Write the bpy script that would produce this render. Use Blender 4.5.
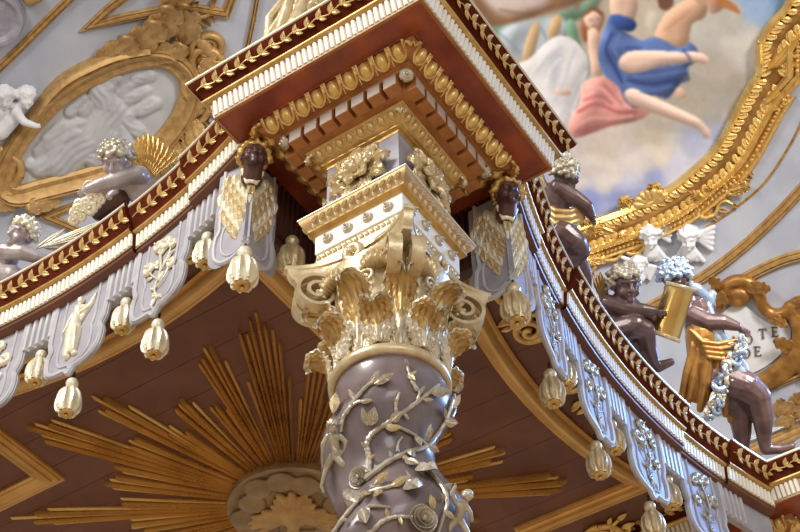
import bpy, bmesh, math, random
import numpy as np
from mathutils import Vector, Matrix, Quaternion
random.seed(7)
PI = math.pi
scene = bpy.context.scene
for o in list(bpy.data.objects): bpy.data.objects.remove(o)
COL = scene.collection
R_ = math.radians

# ------------------------------------------------------------------ camera
FPX = 1476.04                       # focal length in pixels of an 800 x 532 frame
CAM = Vector((-6.24743, -4.10592, -1.24681))
YAW, PITCH, ROLL = R_(32.62407), R_(47.34281), R_(-1.46408)
_h = Vector((math.cos(YAW), math.sin(YAW), 0)); _r = Vector((math.sin(YAW), -math.cos(YAW), 0)); _u = Vector((0, 0, 1))
FWD = _h*math.cos(PITCH) + _u*math.sin(PITCH)
_up = -_h*math.sin(PITCH) + _u*math.cos(PITCH)
RGT = _r*math.cos(ROLL) + _up*math.sin(ROLL)
UPV = -_r*math.sin(ROLL) + _up*math.cos(ROLL)
cd = bpy.data.cameras.new('camera'); cam = bpy.data.objects.new('camera', cd); COL.objects.link(cam)
cd.sensor_width = 36; cd.sensor_fit = 'HORIZONTAL'; cd.lens = 36*FPX/800; cd.clip_end = 200
M = Matrix((RGT, UPV, -FWD)).transposed().to_4x4(); M.translation = CAM
cam.matrix_world = M; scene.camera = cam

# ------------------------------------------------------------------ world, lights, exposure
scene.view_settings.view_transform = 'Standard'
scene.view_settings.look = 'None'
scene.view_settings.exposure = 0.0
scene.view_settings.gamma = 1.0
scene.view_settings.use_curve_mapping = False
w = bpy.data.worlds.new('nave_daylight'); scene.world = w; w.use_nodes = True
w.node_tree.nodes['Background'].inputs[0].default_value = (1.0, 0.965, 0.92, 1)
w.node_tree.nodes['Background'].inputs[1].default_value = 0.57
def area(name, loc, tgt, size, energy, col, sy=None, spread=PI):
    l = bpy.data.lights.new(name, 'AREA'); l.shape = 'RECTANGLE'; l.size = size; l.size_y = sy or size
    l.energy = energy; l.color = col; l.spread = spread
    o = bpy.data.objects.new(name, l); COL.objects.link(o); o.location = loc
    o.rotation_euler = (Vector(tgt)-Vector(loc)).to_track_quat('-Z', 'Y').to_euler()
    return o
area('window_light_left', (-13, 4.5, 16.5), (1, 1, 8), 5.0, 2450, (1.0, 0.97, 0.93), 7.0)
area('window_light_right', (15.5, -8, 17), (6.3, -.6, 8.2), 3.0, 330, (0.18, 0.40, 1.0), 4.0, R_(46))
area('nave_window_light', (-12, -13, 9), (1, 1, 8), 5.0, 450, (0.93, 0.96, 1.0), 6.0)
area('vault_fill_light', (0, -15, 16), (15, 10, 18.5), 4.0, 1300, (1.0, 0.98, 0.95), 5.0, R_(60))  # unseen fill lamp added to brighten the vault and fresco

# ------------------------------------------------------------------ helpers
PW = {}                                       # world matrices of everything built
def pw(o): return PW[o.name] if o is not None else Matrix()
def link(o, mw, parent=None):
    COL.objects.link(o); PW[o.name] = mw.copy()
    if parent is not None:
        o.parent = parent; o.matrix_basis = pw(parent).inverted() @ mw
    else: o.matrix_basis = mw
    return o
def tag(o, label=None, cat=None, group=None, kind=None):
    if label: o['label'] = label
    if cat: o['category'] = cat
    if group: o['group'] = group
    if kind: o['kind'] = kind
    return o
def thing(name, label, cat, loc=(0, 0, 0), group=None, mw=None):
    o = bpy.data.objects.new(name, None); o.empty_display_size = .1
    link(o, mw if mw is not None else Matrix.Translation(loc))
    return tag(o, label, cat, group)
class G:
    def __init__(s): s.v = []; s.f = []
    def add(s, V, F):
        n = len(s.v); s.v += [tuple(p) for p in V]; s.f += [tuple(i+n for i in f) for f in F]; return s
    def grid(s, P, cu=False, cv=False, flip=False):
        """P[i][j] grid of points"""
        a = len(P); b = len(P[0]); V = [p for row in P for p in row]; F = []
        for i in range(a if cu else a-1):
            for j in range(b if cv else b-1):
                i2 = (i+1) % a; j2 = (j+1) % b
                q = (i*b+j, i2*b+j, i2*b+j2, i*b+j2)
                F.append(q[::-1] if flip else q)
        return s.add(V, F)
    def box(s, c, d, m=None):
        V = []
        for x in (-1, 1):
            for y in (-1, 1):
                for z in (-1, 1):
                    p = Vector((c[0]+x*d[0]/2, c[1]+y*d[1]/2, c[2]+z*d[2]/2)); V.append(m @ p if m else p)
        return s.add(V, [(0, 1, 3, 2), (4, 6, 7, 5), (0, 4, 5, 1), (2, 3, 7, 6), (0, 2, 6, 4), (1, 5, 7, 3)])
    def ell(s, c, r, m=None, nu=10, nv=6):
        c = Vector(c); r = (r, r, r) if not hasattr(r, '__len__') else r
        P = []
        for i in range(nv+1):
            a = PI*i/nv
            P.append([c + (m @ Vector((r[0]*math.sin(a)*math.cos(2*PI*j/nu), r[1]*math.sin(a)*math.sin(2*PI*j/nu), r[2]*math.cos(a))) if m else Vector((r[0]*math.sin(a)*math.cos(2*PI*j/nu), r[1]*math.sin(a)*math.sin(2*PI*j/nu), r[2]*math.cos(a)))) for j in range(nu)])
        return s.grid(P, cv=True)
    def cap(s, a, b, ra, rb, nu=10, nh=3):
        a = Vector(a); b = Vector(b); d = b-a; L = d.length
        if L < 1e-6: return s.ell(a, max(ra, rb))
        q = d.normalized().to_track_quat('Z', 'Y'); P = []
        for i in range(nh+1):
            t = -PI/2 + PI/2*i/nh
            P.append([a + q @ Vector((ra*math.cos(t)*math.cos(2*PI*j/nu), ra*math.cos(t)*math.sin(2*PI*j/nu), ra*math.sin(t))) for j in range(nu)])
        for i in range(nh+1):
            t = PI/2*i/nh
            P.append([b + q @ Vector((rb*math.cos(t)*math.cos(2*PI*j/nu), rb*math.cos(t)*math.sin(2*PI*j/nu), rb*math.sin(t))) for j in range(nu)])
        return s.grid(P, cv=True)
    def tube(s, pts, rad, nu=8, closed=False, caps=True):
        pts = [Vector(p) for p in pts]; n = len(pts)
        if not hasattr(rad, '__len__'): rad = [rad]*n
        P = []; prev = None
        for i in range(n):
            t = (pts[(i+1) % n]-pts[i-1]) if closed else (pts[min(i+1, n-1)]-pts[max(i-1, 0)])
            t.normalize()
            if prev is None:
                x = t.orthogonal().normalized()
            else:
                x = prev - t*prev.dot(t)
                x = x.normalized() if x.length > 1e-6 else t.orthogonal().normalized()
            prev = x; y = t.cross(x)
            P.append([pts[i] + (x*math.cos(2*PI*j/nu) + y*math.sin(2*PI*j/nu))*rad[i] for j in range(nu)])
        base = len(s.v); s.grid(P, cu=closed, cv=True)
        if not closed and caps:
            s.f.append(tuple(base+j for j in range(nu))); s.f.append(tuple(base+(n-1)*nu+j for j in range(nu-1, -1, -1)))
        return s
    def lathe(s, prof, nu=24, c=(0, 0, 0), fn=None):
        P = []
        for k, (r, z) in enumerate(prof):
            row = []
            for j in range(nu):
                a = 2*PI*j/nu; rr = fn(r, z, a, k) if fn else r
                row.append((c[0]+rr*math.cos(a), c[1]+rr*math.sin(a), c[2]+z))
            P.append(row)
        return s.grid(P, cv=True)
    def sqloft(s, prof, closed=True):
        """square rings (half width, z)"""
        P = [[(-a, -a, z), (a, -a, z), (a, a, z), (-a, a, z)] for a, z in prof]
        # separate verts per face so that shading is flat at the mitres
        for k in range(4):
            s.grid([[row[k], row[(k+1) % 4]] for row in P], flip=True)
        return s
    def prism(s, poly, y0, y1):
        """polygon in XZ extruded along Y"""
        n = len(poly)
        V = [(x, y0, z) for x, z in poly] + [(x, y1, z) for x, z in poly]
        F = [tuple(range(n)), tuple(range(2*n-1, n-1, -1))] + [(i, i+n, (i+1) % n+n, (i+1) % n) for i in range(n)]
        return s.add(V, F)
    def tf(s, m): s.v = [tuple(m @ Vector(p)) for p in s.v]; return s
    def mesh(s, name, mat, smooth=True, angle=40, recalc=True):
        me = bpy.data.meshes.new(name); me.from_pydata(s.v, [], s.f)
        if recalc:
            bm = bmesh.new(); bm.from_mesh(me)
            bmesh.ops.remove_doubles(bm, verts=bm.verts, dist=1e-5)
            bmesh.ops.recalc_face_normals(bm, faces=bm.faces); bm.to_mesh(me); bm.free()
        if smooth:
            me.shade_smooth() if hasattr(me, 'shade_smooth') else None
            if angle < 180: me.set_sharp_from_angle(angle=R_(angle))
        if mat: me.materials.append(mat)
        return me
    def build(s, name, mat, parent=None, smooth=True, angle=40, recalc=True):
        """vertices given in world space"""
        mw = pw(parent)
        o = bpy.data.objects.new(name, None) if False else None
        me = s.mesh(name, mat, smooth, angle, recalc)
        if parent is not None: me.transform(mw.inverted())
        o = bpy.data.objects.new(name, me)
        return link(o, mw, parent)
def put(name, me, mw, parent=None): return link(bpy.data.objects.new(name, me), mw, parent)
def children(o): return [c for c in bpy.data.objects if c.parent == o]
def copy_tree(o, mv, parent=None):
    c = o.copy(); m = mv @ pw(o); link(c, m, parent)
    for ch in list(o.children): copy_tree(ch, mv, c)
    return c
def frame(pos, x, y, z=None):
    x = Vector(x).normalized(); y = Vector(y)
    zz = x.cross(y).normalized() if z is None else Vector(z).normalized()
    y = zz.cross(x).normalized()
    m = Matrix((x, y, zz)).transposed().to_4x4(); m.translation = Vector(pos); return m
def S3(a, b=None, c=None):
    return Matrix.Diagonal((a, a if b is None else b, a if c is None else c, 1))
def catmull(P, n=8, closed=False):
    P = [Vector(p) for p in P]; out = []; N = len(P)
    for i in range(N if closed else N-1):
        p0 = P[i-1] if (closed or i > 0) else P[0]*2-P[1]
        p1 = P[i]; p2 = P[(i+1) % N]
        p3 = P[(i+2) % N] if (closed or i+2 < N) else P[-1]*2-P[-2]
        for k in range(n):
            t = k/n
            out.append(0.5*((2*p1)+(p2-p0)*t+(2*p0-5*p1+4*p2-p3)*t*t+(3*p1-p0-3*p2+p3)*t**3))
    if not closed: out.append(P[-1])
    return out
def resample(P, step):
    P = [Vector(p) for p in P]; out = [P[0]]; acc = 0
    for a, b in zip(P, P[1:]):
        d = (b-a).length
        while acc + d >= step:
            t = (step-acc)/d; a = a.lerp(b, t); out.append(a.copy()); d = (b-a).length; acc = 0
            if d < 1e-9: break
        acc += d
    return out
def ray(u, v): return (FWD + RGT*((u-400)/FPX) + UPV*((266-v)/FPX)).normalized()
def at_z(u, v, z): d = ray(u, v); return CAM + d*((z-CAM.z)/d.z)
def at_x(u, v, x): d = ray(u, v); return CAM + d*((x-CAM.x)/d.x)
def at_y(u, v, y): d = ray(u, v); return CAM + d*((y-CAM.y)/d.y)

# ------------------------------------------------------------------ materials
def lin(c): return tuple(((x/255)/12.92 if x/255 < .04045 else ((x/255+.055)/1.055)**2.4) for x in c)
MAT = {}
def mat(name, a, b=None, metal=0.0, rough=0.5, scale=6.0, detail=5.0, bump=0.0, bscale=40.0, spec=0.5, stretch=None, coat=0.0, lo=.35, hi=.65):
    m = bpy.data.materials.new(name); m.use_nodes = True; nt = m.node_tree; bs = nt.nodes['Principled BSDF']
    bs.inputs['Metallic'].default_value = metal; bs.inputs['Roughness'].default_value = rough
    bs.inputs['Specular IOR Level'].default_value = spec; bs.inputs['Coat Weight'].default_value = coat
    tc = nt.nodes.new('ShaderNodeTexCoord'); mp = nt.nodes.new('ShaderNodeMapping'); nt.links.new(tc.outputs['Object'], mp.inputs['Vector'])
    if stretch: mp.inputs['Scale'].default_value = stretch
    n = nt.nodes.new('ShaderNodeTexNoise'); n.inputs['Scale'].default_value = scale; n.inputs['Detail'].default_value = detail
    nt.links.new(mp.outputs[0], n.inputs['Vector'])
    r = nt.nodes.new('ShaderNodeValToRGB'); r.color_ramp.elements[0].position = lo; r.color_ramp.elements[1].position = hi
    r.color_ramp.elements[0].color = (*lin(a), 1); r.color_ramp.elements[1].color = (*lin(b or a), 1)
    nt.links.new(n.outputs['Fac'], r.inputs['Fac']); nt.links.new(r.outputs['Color'], bs.inputs['Base Color'])
    if rough:
        rr = nt.nodes.new('ShaderNodeMapRange'); rr.inputs['To Min'].default_value = max(rough-.1, .05); rr.inputs['To Max'].default_value = min(rough+.1, 1)
        nt.links.new(n.outputs['Fac'], rr.inputs['Value']); nt.links.new(rr.outputs[0], bs.inputs['Roughness'])
    if bump:
        n2 = nt.nodes.new('ShaderNodeTexNoise'); n2.inputs['Scale'].default_value = bscale; n2.inputs['Detail'].default_value = 4
        nt.links.new(mp.outputs[0], n2.inputs['Vector'])
        bp = nt.nodes.new('ShaderNodeBump'); bp.inputs['Strength'].default_value = bump; bp.inputs['Distance'].default_value = .02
        nt.links.new(n2.outputs['Fac'], bp.inputs['Height']); nt.links.new(bp.outputs[0], bs.inputs['Normal'])
    MAT[name] = m; return m
mat('gold', (196, 152, 80), (224, 186, 116), .6, .36, 9, bump=.15, bscale=30)
mat('ray_gold', (208, 168, 100), (228, 190, 122), .75, .28, 2, bump=.02, bscale=30, stretch=(1, 1, 1))
mat('frame_gold', (204, 158, 90), (224, 180, 110), .65, .38, 3, bump=.04, bscale=25)
mat('bright_gold', (216, 172, 92), (244, 210, 136), .5, .33, 12, bump=.2, bscale=24)
mat('dull_gold', (176, 138, 84), (202, 164, 106), .35, .45, 7, bump=.2, bscale=20)
mat('pale_gilt', (208, 184, 136), (232, 214, 176), .45, .33, 10, bump=.2, bscale=26)
mat('leaf_gilt', (212, 168, 96), (244, 226, 190), .55, .34, 7, bump=.2, bscale=26)
mat('cream', (246, 240, 222), (255, 250, 238), .0, .4, 6, bump=.08)
mat('white_gilt', (238, 226, 190), (250, 242, 220), .3, .35, 10, bump=.12)
mat('red_wood', (122, 48, 24), (164, 76, 38), .0, .34, 3, bump=.06, bscale=12, coat=.15)
mat('cyma_red', (78, 32, 19), (100, 45, 28), .0, .6, 6, spec=.0)
mat('brown_wood', (98, 57, 38), (120, 74, 50), .0, .45, 1.6, bump=.06, bscale=14)
mat('warm_wood', (156, 98, 50), (188, 126, 70), .1, .42, 5, bump=.06)
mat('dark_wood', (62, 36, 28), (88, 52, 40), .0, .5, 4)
mat('lavender', (158, 155, 163), (176, 173, 179), .0, .6, 5, bump=.04)
mat('lavender_rim', (188, 185, 190), (206, 203, 206), .0, .5, 6)
mat('grey_paint', (150, 146, 158), (172, 168, 178), .0, .45, 6)
mat('column_marble', (104, 88, 88), (136, 120, 120), .0, .3, 3.2, bump=.03, bscale=9, spec=.6, coat=.3)
mat('silver_gilt', (176, 164, 144), (214, 204, 184), .45, .36, 9, bump=.15, bscale=20)
mat('flesh_bronze', (116, 92, 90), (150, 126, 124), .15, .33, 5, bump=.05, coat=.2)
mat('flesh_dark', (84, 62, 60), (116, 90, 86), .15, .33, 5, bump=.05, coat=.2)
mat('face_dark', (70, 42, 38), (96, 60, 54), .1, .36, 6)
mat('stucco', (174, 179, 192), (190, 194, 204), .0, .8, 1.2, bump=.04, bscale=6)
mat('white_stucco', (214, 214, 216), (232, 232, 232), .0, .7, 3)
mat('relief_grey', (172, 172, 174), (192, 192, 192), .0, .7, 2.2)
mat('floor_stone', (206, 178, 142), (224, 198, 164), .0, .45, .6)
mat('letter', (98, 84, 62), (112, 96, 72), .0, .6, 6)
mat('dark_hole', (40, 34, 36), (52, 44, 44), .0, .6, 6)
mat('steel_blue', (150, 168, 196), (196, 208, 226), .6, .25, 5, bump=.12, bscale=10)

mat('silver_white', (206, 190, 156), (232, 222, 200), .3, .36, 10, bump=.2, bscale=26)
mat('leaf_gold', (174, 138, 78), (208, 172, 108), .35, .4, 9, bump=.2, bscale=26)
mat('flesh_silver', (160, 146, 146), (196, 184, 184), .2, .33, 5, bump=.05, coat=.2)
mat('dentil_grey', (178, 160, 146), (196, 180, 168), .0, .5, 6)
mat('scroll_gold', (198, 160, 96), (228, 196, 134), .4, .36, 9, bump=.1)
mat('bronze_gold', (146, 100, 48), (186, 136, 70), .5, .38, 4, bump=.06, bscale=8)
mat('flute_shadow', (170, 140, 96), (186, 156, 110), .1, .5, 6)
mat('polished_gold', (206, 166, 92), (232, 200, 130), .9, .18, 3, bump=.05, bscale=6)
mat('fillet_gold', (226, 186, 106), (246, 214, 140), .7, .24, 4, bump=.04, bscale=6)
mat('medal_gold', (140, 116, 84), (172, 146, 108), .3, .45, 3, bump=.15, bscale=14)

# ------------------------------------------------------------------ shared ornament meshes
def small_leaf(mt, L=1.0, W=.42, h=.16, droop=0.0, n=7, name='leaf', closed=True):
    g = G(); P = []; Q = []
    for i in range(n):
        t = i/(n-1); wd = W*.5*math.sin(PI*min(1, t*1.02))**.8*(1.15-.4*t) + .004; z = droop*t*t
        P.append([(t*L, -wd, z), (t*L, -wd*.5, z+h*math.sin(PI*t)*.9+.01*L), (t*L, 0, z+h*.45*math.sin(PI*t)+.012*L), (t*L, wd*.5, z+h*math.sin(PI*t)*.9+.01*L), (t*L, wd, z)])
        Q.append([(t*L, -wd, z), (t*L, 0, z-.03*L), (t*L, wd, z)])
    g.grid(P)
    if closed: g.grid(Q, flip=True)
    return g.mesh(name, mt, angle=60)
def acanthus_mesh(path, width, mt, lobes=5, nv=26, nu=17, thick=.012, vein=.012, cup=.0, env=None, name='leaf', tipw=.55, serr=.34, tone=None):
    """leaf rising from the origin: X across, -Y outward, Z up; path = [(out, z)]"""
    C = catmull([Vector((a, b, 0)) for a, b in path], 8)
    L = [0]
    for a, b in zip(C, C[1:]): L.append(L[-1]+(b-a).length)
    def samp(v):
        s = v*L[-1]
        for i in range(len(L)-1):
            if L[i+1] >= s or i == len(L)-2:
                t = (s-L[i])/max(L[i+1]-L[i], 1e-9); p = C[i].lerp(C[i+1], t); d = (C[i+1]-C[i]).normalized(); return p, d
    F = []; B = []
    for i in range(nv):
        v = i/(nv-1); p, d = samp(v); n = Vector((d.y, -d.x))
        s = (v*lobes) % 1.0
        e = env(v) if env else (.62+.38*math.sin(PI*min(1, v*1.15)) if v < .72 else (.62+.38*math.sin(PI*min(1, .72*1.15)))*math.sqrt(max(0, 1-((v-.72)/.28)**2))*(1-tipw)+tipw*math.sqrt(max(0, 1-((v-.72)/.285)**2)))
        hw = width*.5*e*(1-serr+serr*math.sin(PI*s)**.7)
        f = []; b = []
        pv, dv = p, d
        for j in range(nu):
            u = -1+2*j/(nu-1); au = abs(u)
            p, d = samp(max(0, min(1, v*(1-.13*u*u-.035*(1-math.cos(2*PI*3.2*au)))))); n = Vector((d.y, -d.x))
            dn = vein*math.cos(2*PI*(au*3.2-v*1.6))*min(1, au*3)*(1 if au < .95 else .4) + .5*vein*math.cos(2*PI*(v*lobes-au*1.1))*au + vein*1.6*math.exp(-(u/.13)**2) - cup*u*u
            # side lobes lag behind the midrib, so edges sweep upwards
            q = Vector((p.x + n.x*dn, p.y + n.y*dn))
            f.append((u*hw, -q.x, q.y)); b.append((u*hw, -(q.x-n.x*thick), q.y-n.y*thick))
        F.append(f); B.append(b)
    g = G(); g.grid(F, flip=True); g.grid(B)
    g.grid([[f[0], b[0]] for f, b in zip(F, B)]); g.grid([[f[-1], b[-1]] for f, b in zip(F, B)], flip=True)
    g.grid([F[-1], B[-1]]); g.grid([F[0], B[0]], flip=True)
    me = g.mesh(name, mt, angle=75, recalc=not tone)
    if tone:                                     # pale stalk and rim, golden curled blade
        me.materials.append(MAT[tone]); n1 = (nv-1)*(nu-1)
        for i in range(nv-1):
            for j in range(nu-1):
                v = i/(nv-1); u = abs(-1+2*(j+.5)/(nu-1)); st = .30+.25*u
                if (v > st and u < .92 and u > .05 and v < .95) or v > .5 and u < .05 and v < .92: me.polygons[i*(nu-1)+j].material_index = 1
    return me
def flower_mesh(mt, petals=6, R=1.0, h=.3, name='rosette', centre=.22, tiers=1):
    """rosette in XZ facing -Y"""
    g = G()
    for t in range(tiers):
        Rt = R*(1-.38*t); off = t*.5*2*PI/petals
        for k in range(petals):
            a = off+2*PI*k/petals; m = Matrix.Rotation(-a, 3, 'Y'); P = []
            for i in range(6):
                q = i/5; row = []
                for j in range(5):
                    u = -1+2*j/4; wd = Rt*math.sin(PI/petals)*1.15*math.sin(PI*(.15+.72*q))*u
                    y = -(h*(.3+.5*t) + h*.75*math.sin(PI*q*.8) - h*.35*u*u*q - h*.4*q**3)
                    row.append(m @ Vector((wd, y, Rt*(.12+.88*q))))
                P.append(row)
            g.grid(P); g.grid([[Vector((p[0]*1, min(0, p[1]*.25), p[2])) for p in r] for r in P], flip=True)
            g.grid([[r[0], Vector((r[0][0], min(0, r[0][1]*.25), r[0][2]))] for r in P]); g.grid([[r[-1], Vector((r[-1][0], min(0, r[-1][1]*.25), r[-1][2]))] for r in P])
            g.grid([[p, Vector((p[0], min(0, p[1]*.25), p[2]))] for p in P[-1]])
    g.ell((0, -h*(.8+.35*tiers), 0), (R*centre, h*.6, R*centre), nu=10)
    return g.mesh(name, mt, angle=70)
LEAF = {k: small_leaf(MAT[k]) for k in ('gold', 'bright_gold', 'pale_gilt', 'silver_gilt', 'white_gilt', 'dull_gold')}
LEAF['scroll_gold'] = small_leaf(MAT['scroll_gold'], 1, .55, .2)

# ------------------------------------------------------------------ setting: floor and vault
FLOOR = -2.85
g = G(); g.grid([[(-22, -22, FLOOR), (-22, 26, FLOOR)], [(26, -22, FLOOR), (26, 26, FLOOR)]], flip=True)
tag(g.build('floor', MAT['floor_stone']), 'brown stone church floor below the canopy', None, None, 'structure')
DC = Vector((3.6, 3.6, 0.0)); DR = 25.0                     # vault: a large shallow dome over the sanctuary
def on_dome(u, v, h=0.0):
    d = ray(u, v); oc = CAM-DC; r = DR-h; b = oc.dot(d); c = oc.dot(oc)-r*r
    return CAM + d*(-b+math.sqrt(b*b-c))
def dome_n(P): return (DC-P).normalized()
g = G()
for e0, e1, ne, a0, a1, na in ((8, 46, 24, 32.6-80, 32.6+80, 64), (46, 89.9, 30, 32.6-180, 32.6+180, 144)):
    P = []
    for i in range(ne+1):
        el = R_(e0+(e1-e0)*i/ne)
        P.append([DC + Vector((math.cos(el)*math.cos(R_(a0+(a1-a0)*j/na)), math.cos(el)*math.sin(R_(a0+(a1-a0)*j/na)), math.sin(el)))*DR for j in range(na+1)])
    g.grid(P); g.grid([[p+(p-DC).normalized()*.3 for p in r] for r in P], flip=True)
tag(g.build('ceiling', MAT['stucco'], angle=180, recalc=False), 'pale grey stucco church vault behind the canopy', None, None, 'structure')

# ------------------------------------------------------------------ canopy geometry
HL = 3.615; LL = 7.23; AR = 8.28; Y0 = -.41                # arc: centre line of the concave sides
def arc(side, x, o=0.0, z=0.0):
    th = math.asin((x-HL)/AR); r = AR-o
    px = HL + r*math.sin(th); py = Y0-AR + r*math.cos(th)
    return Vector((px, py, z)) if side == 'R' else Vector((py, px, z))
def arc_frame(side, x, o, z):
    th = math.asin((x-HL)/AR)
    if side == 'R': X = Vector((math.cos(th), -math.sin(th), 0)); Y = Vector((math.sin(th), math.cos(th), 0))
    else: Y = Vector((math.cos(th), math.sin(th), 0)); X = Vector((math.sin(th), -math.cos(th), 0))
    m = Matrix((X, Y, Vector((0, 0, 1)))).transposed().to_4x4(); m.translation = arc(side, x, o, z); return m
ZT = 8.764
P_top = [(-.62, ZT), (0, ZT), (0, ZT-.022), (-.012, ZT-.026)]
P_cyma = [(-.012, ZT-.026), (-.018, ZT-.05), (-.034, ZT-.08), (-.062, ZT-.112), (-.092, ZT-.142), (-.114, ZT-.176), (-.122, ZT-.2)]
P_gold = [(-.122, ZT-.2), (-.11, ZT-.205), (-.107, ZT-.22), (-.114, ZT-.234), (-.126, ZT-.239), (-.13, ZT-.245), (-.135, ZT-.248)]
A_cyma = [(-.012, ZT-.026), (-.016, ZT-.06), (-.03, ZT-.105), (-.06, ZT-.155), (-.086, ZT-.2), (-.1, ZT-.238), (-.104, ZT-.25)]
A_gold = [(-.104, ZT-.25), (-.094, ZT-.256), (-.091, ZT-.27), (-.1, ZT-.282), (-.12, ZT-.287)]
A_low = [(-.12, ZT-.287), (-.143, ZT-.29), (-.163, ZT-.437), (-.151, ZT-.441), (-.153, ZT-.455)]
P_low = [(-.135, ZT-.248), (-.155, ZT-.25), (-.198, ZT-.392), (-.186, ZT-.396), (-.188, ZT-.417)]
def fluting(g, fn, n, w, dt=.252, db=.392, so=0, lean=.034):
    """raised slats: fn(s, o, z) -> point; n slats from s=0 to s=1"""
    zt = ZT-dt; zb = ZT-db
    for k in range(n):
        s0 = (k+.08)/n; s1 = (k+.88)/n; sm = (s0+s1)/2
        prof = [(s0, -.192+so), (s0+.12/n, -.174+so), (sm, -.170+so), (s1-.12/n, -.174+so), (s1, -.192+so)]
        T = [fn(s, o+lean, zt) for s, o in prof]; Bm = [fn(s, o-.003, zb) for s, o in prof]
        g.grid([T, Bm]); g.add([T[0], T[1], T[2], T[3], T[4]], [(0, 1, 2, 3, 4)]); g.add(Bm, [(4, 3, 2, 1, 0)])
    return g

# ------------------------------------------------------------------ corner block above the column
def square_copy(fn):
    for k in range(4): fn(Matrix.Rotation(k*PI/2, 4, 'Z'), k)
blk = thing('entablature_block', 'red and gold square entablature block directly above the twisted column capital', 'entablature', (0, 0, 6.7))
sq = lambda pr, off=1.19: [(off+o, z) for o, z in pr]
G().sqloft(sq(P_top)+[]).build('top_fillet', MAT['white_gilt'], blk, smooth=False)
G().sqloft(sq(P_cyma)).build('cymatium', MAT['cyma_red'], blk, angle=50)
G().sqloft(sq(P_gold)).build('gilt_fillet', MAT['gold'], blk, angle=50)
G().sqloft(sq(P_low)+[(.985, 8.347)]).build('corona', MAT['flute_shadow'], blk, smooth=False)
g = G().sqloft([(1.004, 8.352), (1.004, 8.343), (.978, 8.343)]); g.build('corona_edge', MAT['warm_wood'], blk, smooth=False)
G().sqloft([(.978, 8.349), (.79, 8.349), (.785, 8.343), (.765, 8.343)]).build('soffit', MAT['red_wood'], blk, smooth=False)
g = G()
for k in range(4):
    m = Matrix.Rotation(k*PI/2, 4, 'Z')
    fluting(g, lambda s, o, z: m @ Vector((-1.0+2.0*s, -(1.19+o), z)), 38, 0)
tag(g.build('fluting', MAT['cream'], blk, angle=30, recalc=False), None, None, None, 'stuff')
# large egg and dart
G().sqloft([(.765, 8.345), (.775, 8.335), (.77, 8.3), (.74, 8.262), (.695, 8.24), (.66, 8.238), (.655, 8.225), (.63, 8.222), (.615, 8.205), (.53, 8.2), (.53, 8.075), (.47, 8.07), (.47, 8.06)]).build('bed_mould', MAT['warm_wood'], blk, angle=35)
def egg_mesh(w, h, mt):
    g = G(); g.ell((0, 0, .0), (w*.30, h*.46, h*.34), nu=12, nv=8)
    for sc, rr in ((.40, .06), (.475, .035)):
        pts = [(w*sc*math.cos(a), h*.16+h*.60*math.sin(a)*(1 if math.sin(a) < 0 else 1.2), .012) for a in [PI*(1.0+k/10)+0 for k in range(11)]]
        pts = [(-w*sc, h*.5, .0)] + pts + [(w*sc, h*.5, .0)]
        g.tube(pts, w*rr, 6)
    return g.mesh('egg', mt, angle=70)
def dart_mesh(w, h, mt):
    g = G(); g.cap((0, h*.45, .0), (0, -h*.45, .004), w*.085, w*.03, 8, 2); g.ell((0, h*.36, .006), (w*.14, h*.1, h*.1), nu=8, nv=5)
    return g.mesh('dart', mt, angle=70)
def ovolo_units(a_mid, z, tilt, n, w, h, e, d, half, corner, parent):
    for k in range(4):
        m = Matrix.Rotation(k*PI/2, 4, 'Z'); step = 2*half/n
        for i in range(n):
            x = -half+step*(i+.5)
            # local Y up the slope (outward), Z is the outward face normal (down and out)
            nv = Vector((0, -math.sin(tilt), -math.cos(tilt))); yv = Vector((0, -math.cos(tilt), math.sin(tilt)))
            mm = m @ frame((x, -a_mid, z), (1, 0, 0), yv, None)
            mm = m @ Matrix.Translation((x, -a_mid, z)) @ Matrix((Vector((-1, 0, 0)), yv, nv)).transposed().to_4x4()
            put('egg', e, mm, parent)
            if i < n-1: put('dart', d, mm @ Matrix.Translation((-step/2, 0, 0)), parent)
        cm = m @ Matrix.Translation((-a_mid, -a_mid, z)) @ Matrix.Rotation(-PI/4, 4, 'Z') @ Matrix.Rotation(R_(-52), 4, 'X')
        put('corner_leaf', corner, cm, parent)
cl = acanthus_mesh([(0, -.1), (.03, -.02), (.05, .06), (.05, .1)], .15, MAT['gold'], lobes=3, nv=12, nu=9, thick=.02, name='corner_leaf')
ovolo_units(.728, 8.275, R_(45), 9, .155, .17, egg_mesh(.155, .17, MAT['bright_gold']), dart_mesh(.155, .17, MAT['bright_gold']), .69, cl, blk)
# dentils with rosettes in the empty corners
g = G(); g.box((0, 0, 0), (.118, .1, .135)); dent = g.mesh('dentil', MAT['warm_wood'], smooth=False)
g = G(); g.box((0, 0, 0), (.114, .006, .125)); dface = g.mesh('dentil_face', MAT['dentil_grey'], smooth=False)
ros = flower_mesh(MAT['silver_gilt'], 6, .06, .03, tiers=2)
for k in range(4):
    m = Matrix.Rotation(k*PI/2, 4, 'Z'); n = 7; step = 1.06/n
    for i in range(n):
        mm = m @ Matrix.Translation((-.53+step*(i+.5), -.575, 8.135))
        d = put('dentil', dent, mm, blk); put('dentil_face', dface, mm @ Matrix.Translation((0, -.052, 0)), d)
    put('rosette', ros, m @ Matrix.Translation((-.585, -.585, 8.17)) @ Matrix.Rotation(-PI/4, 4, 'Z') @ Matrix.Rotation(R_(35), 4, 'X'), blk)
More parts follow.
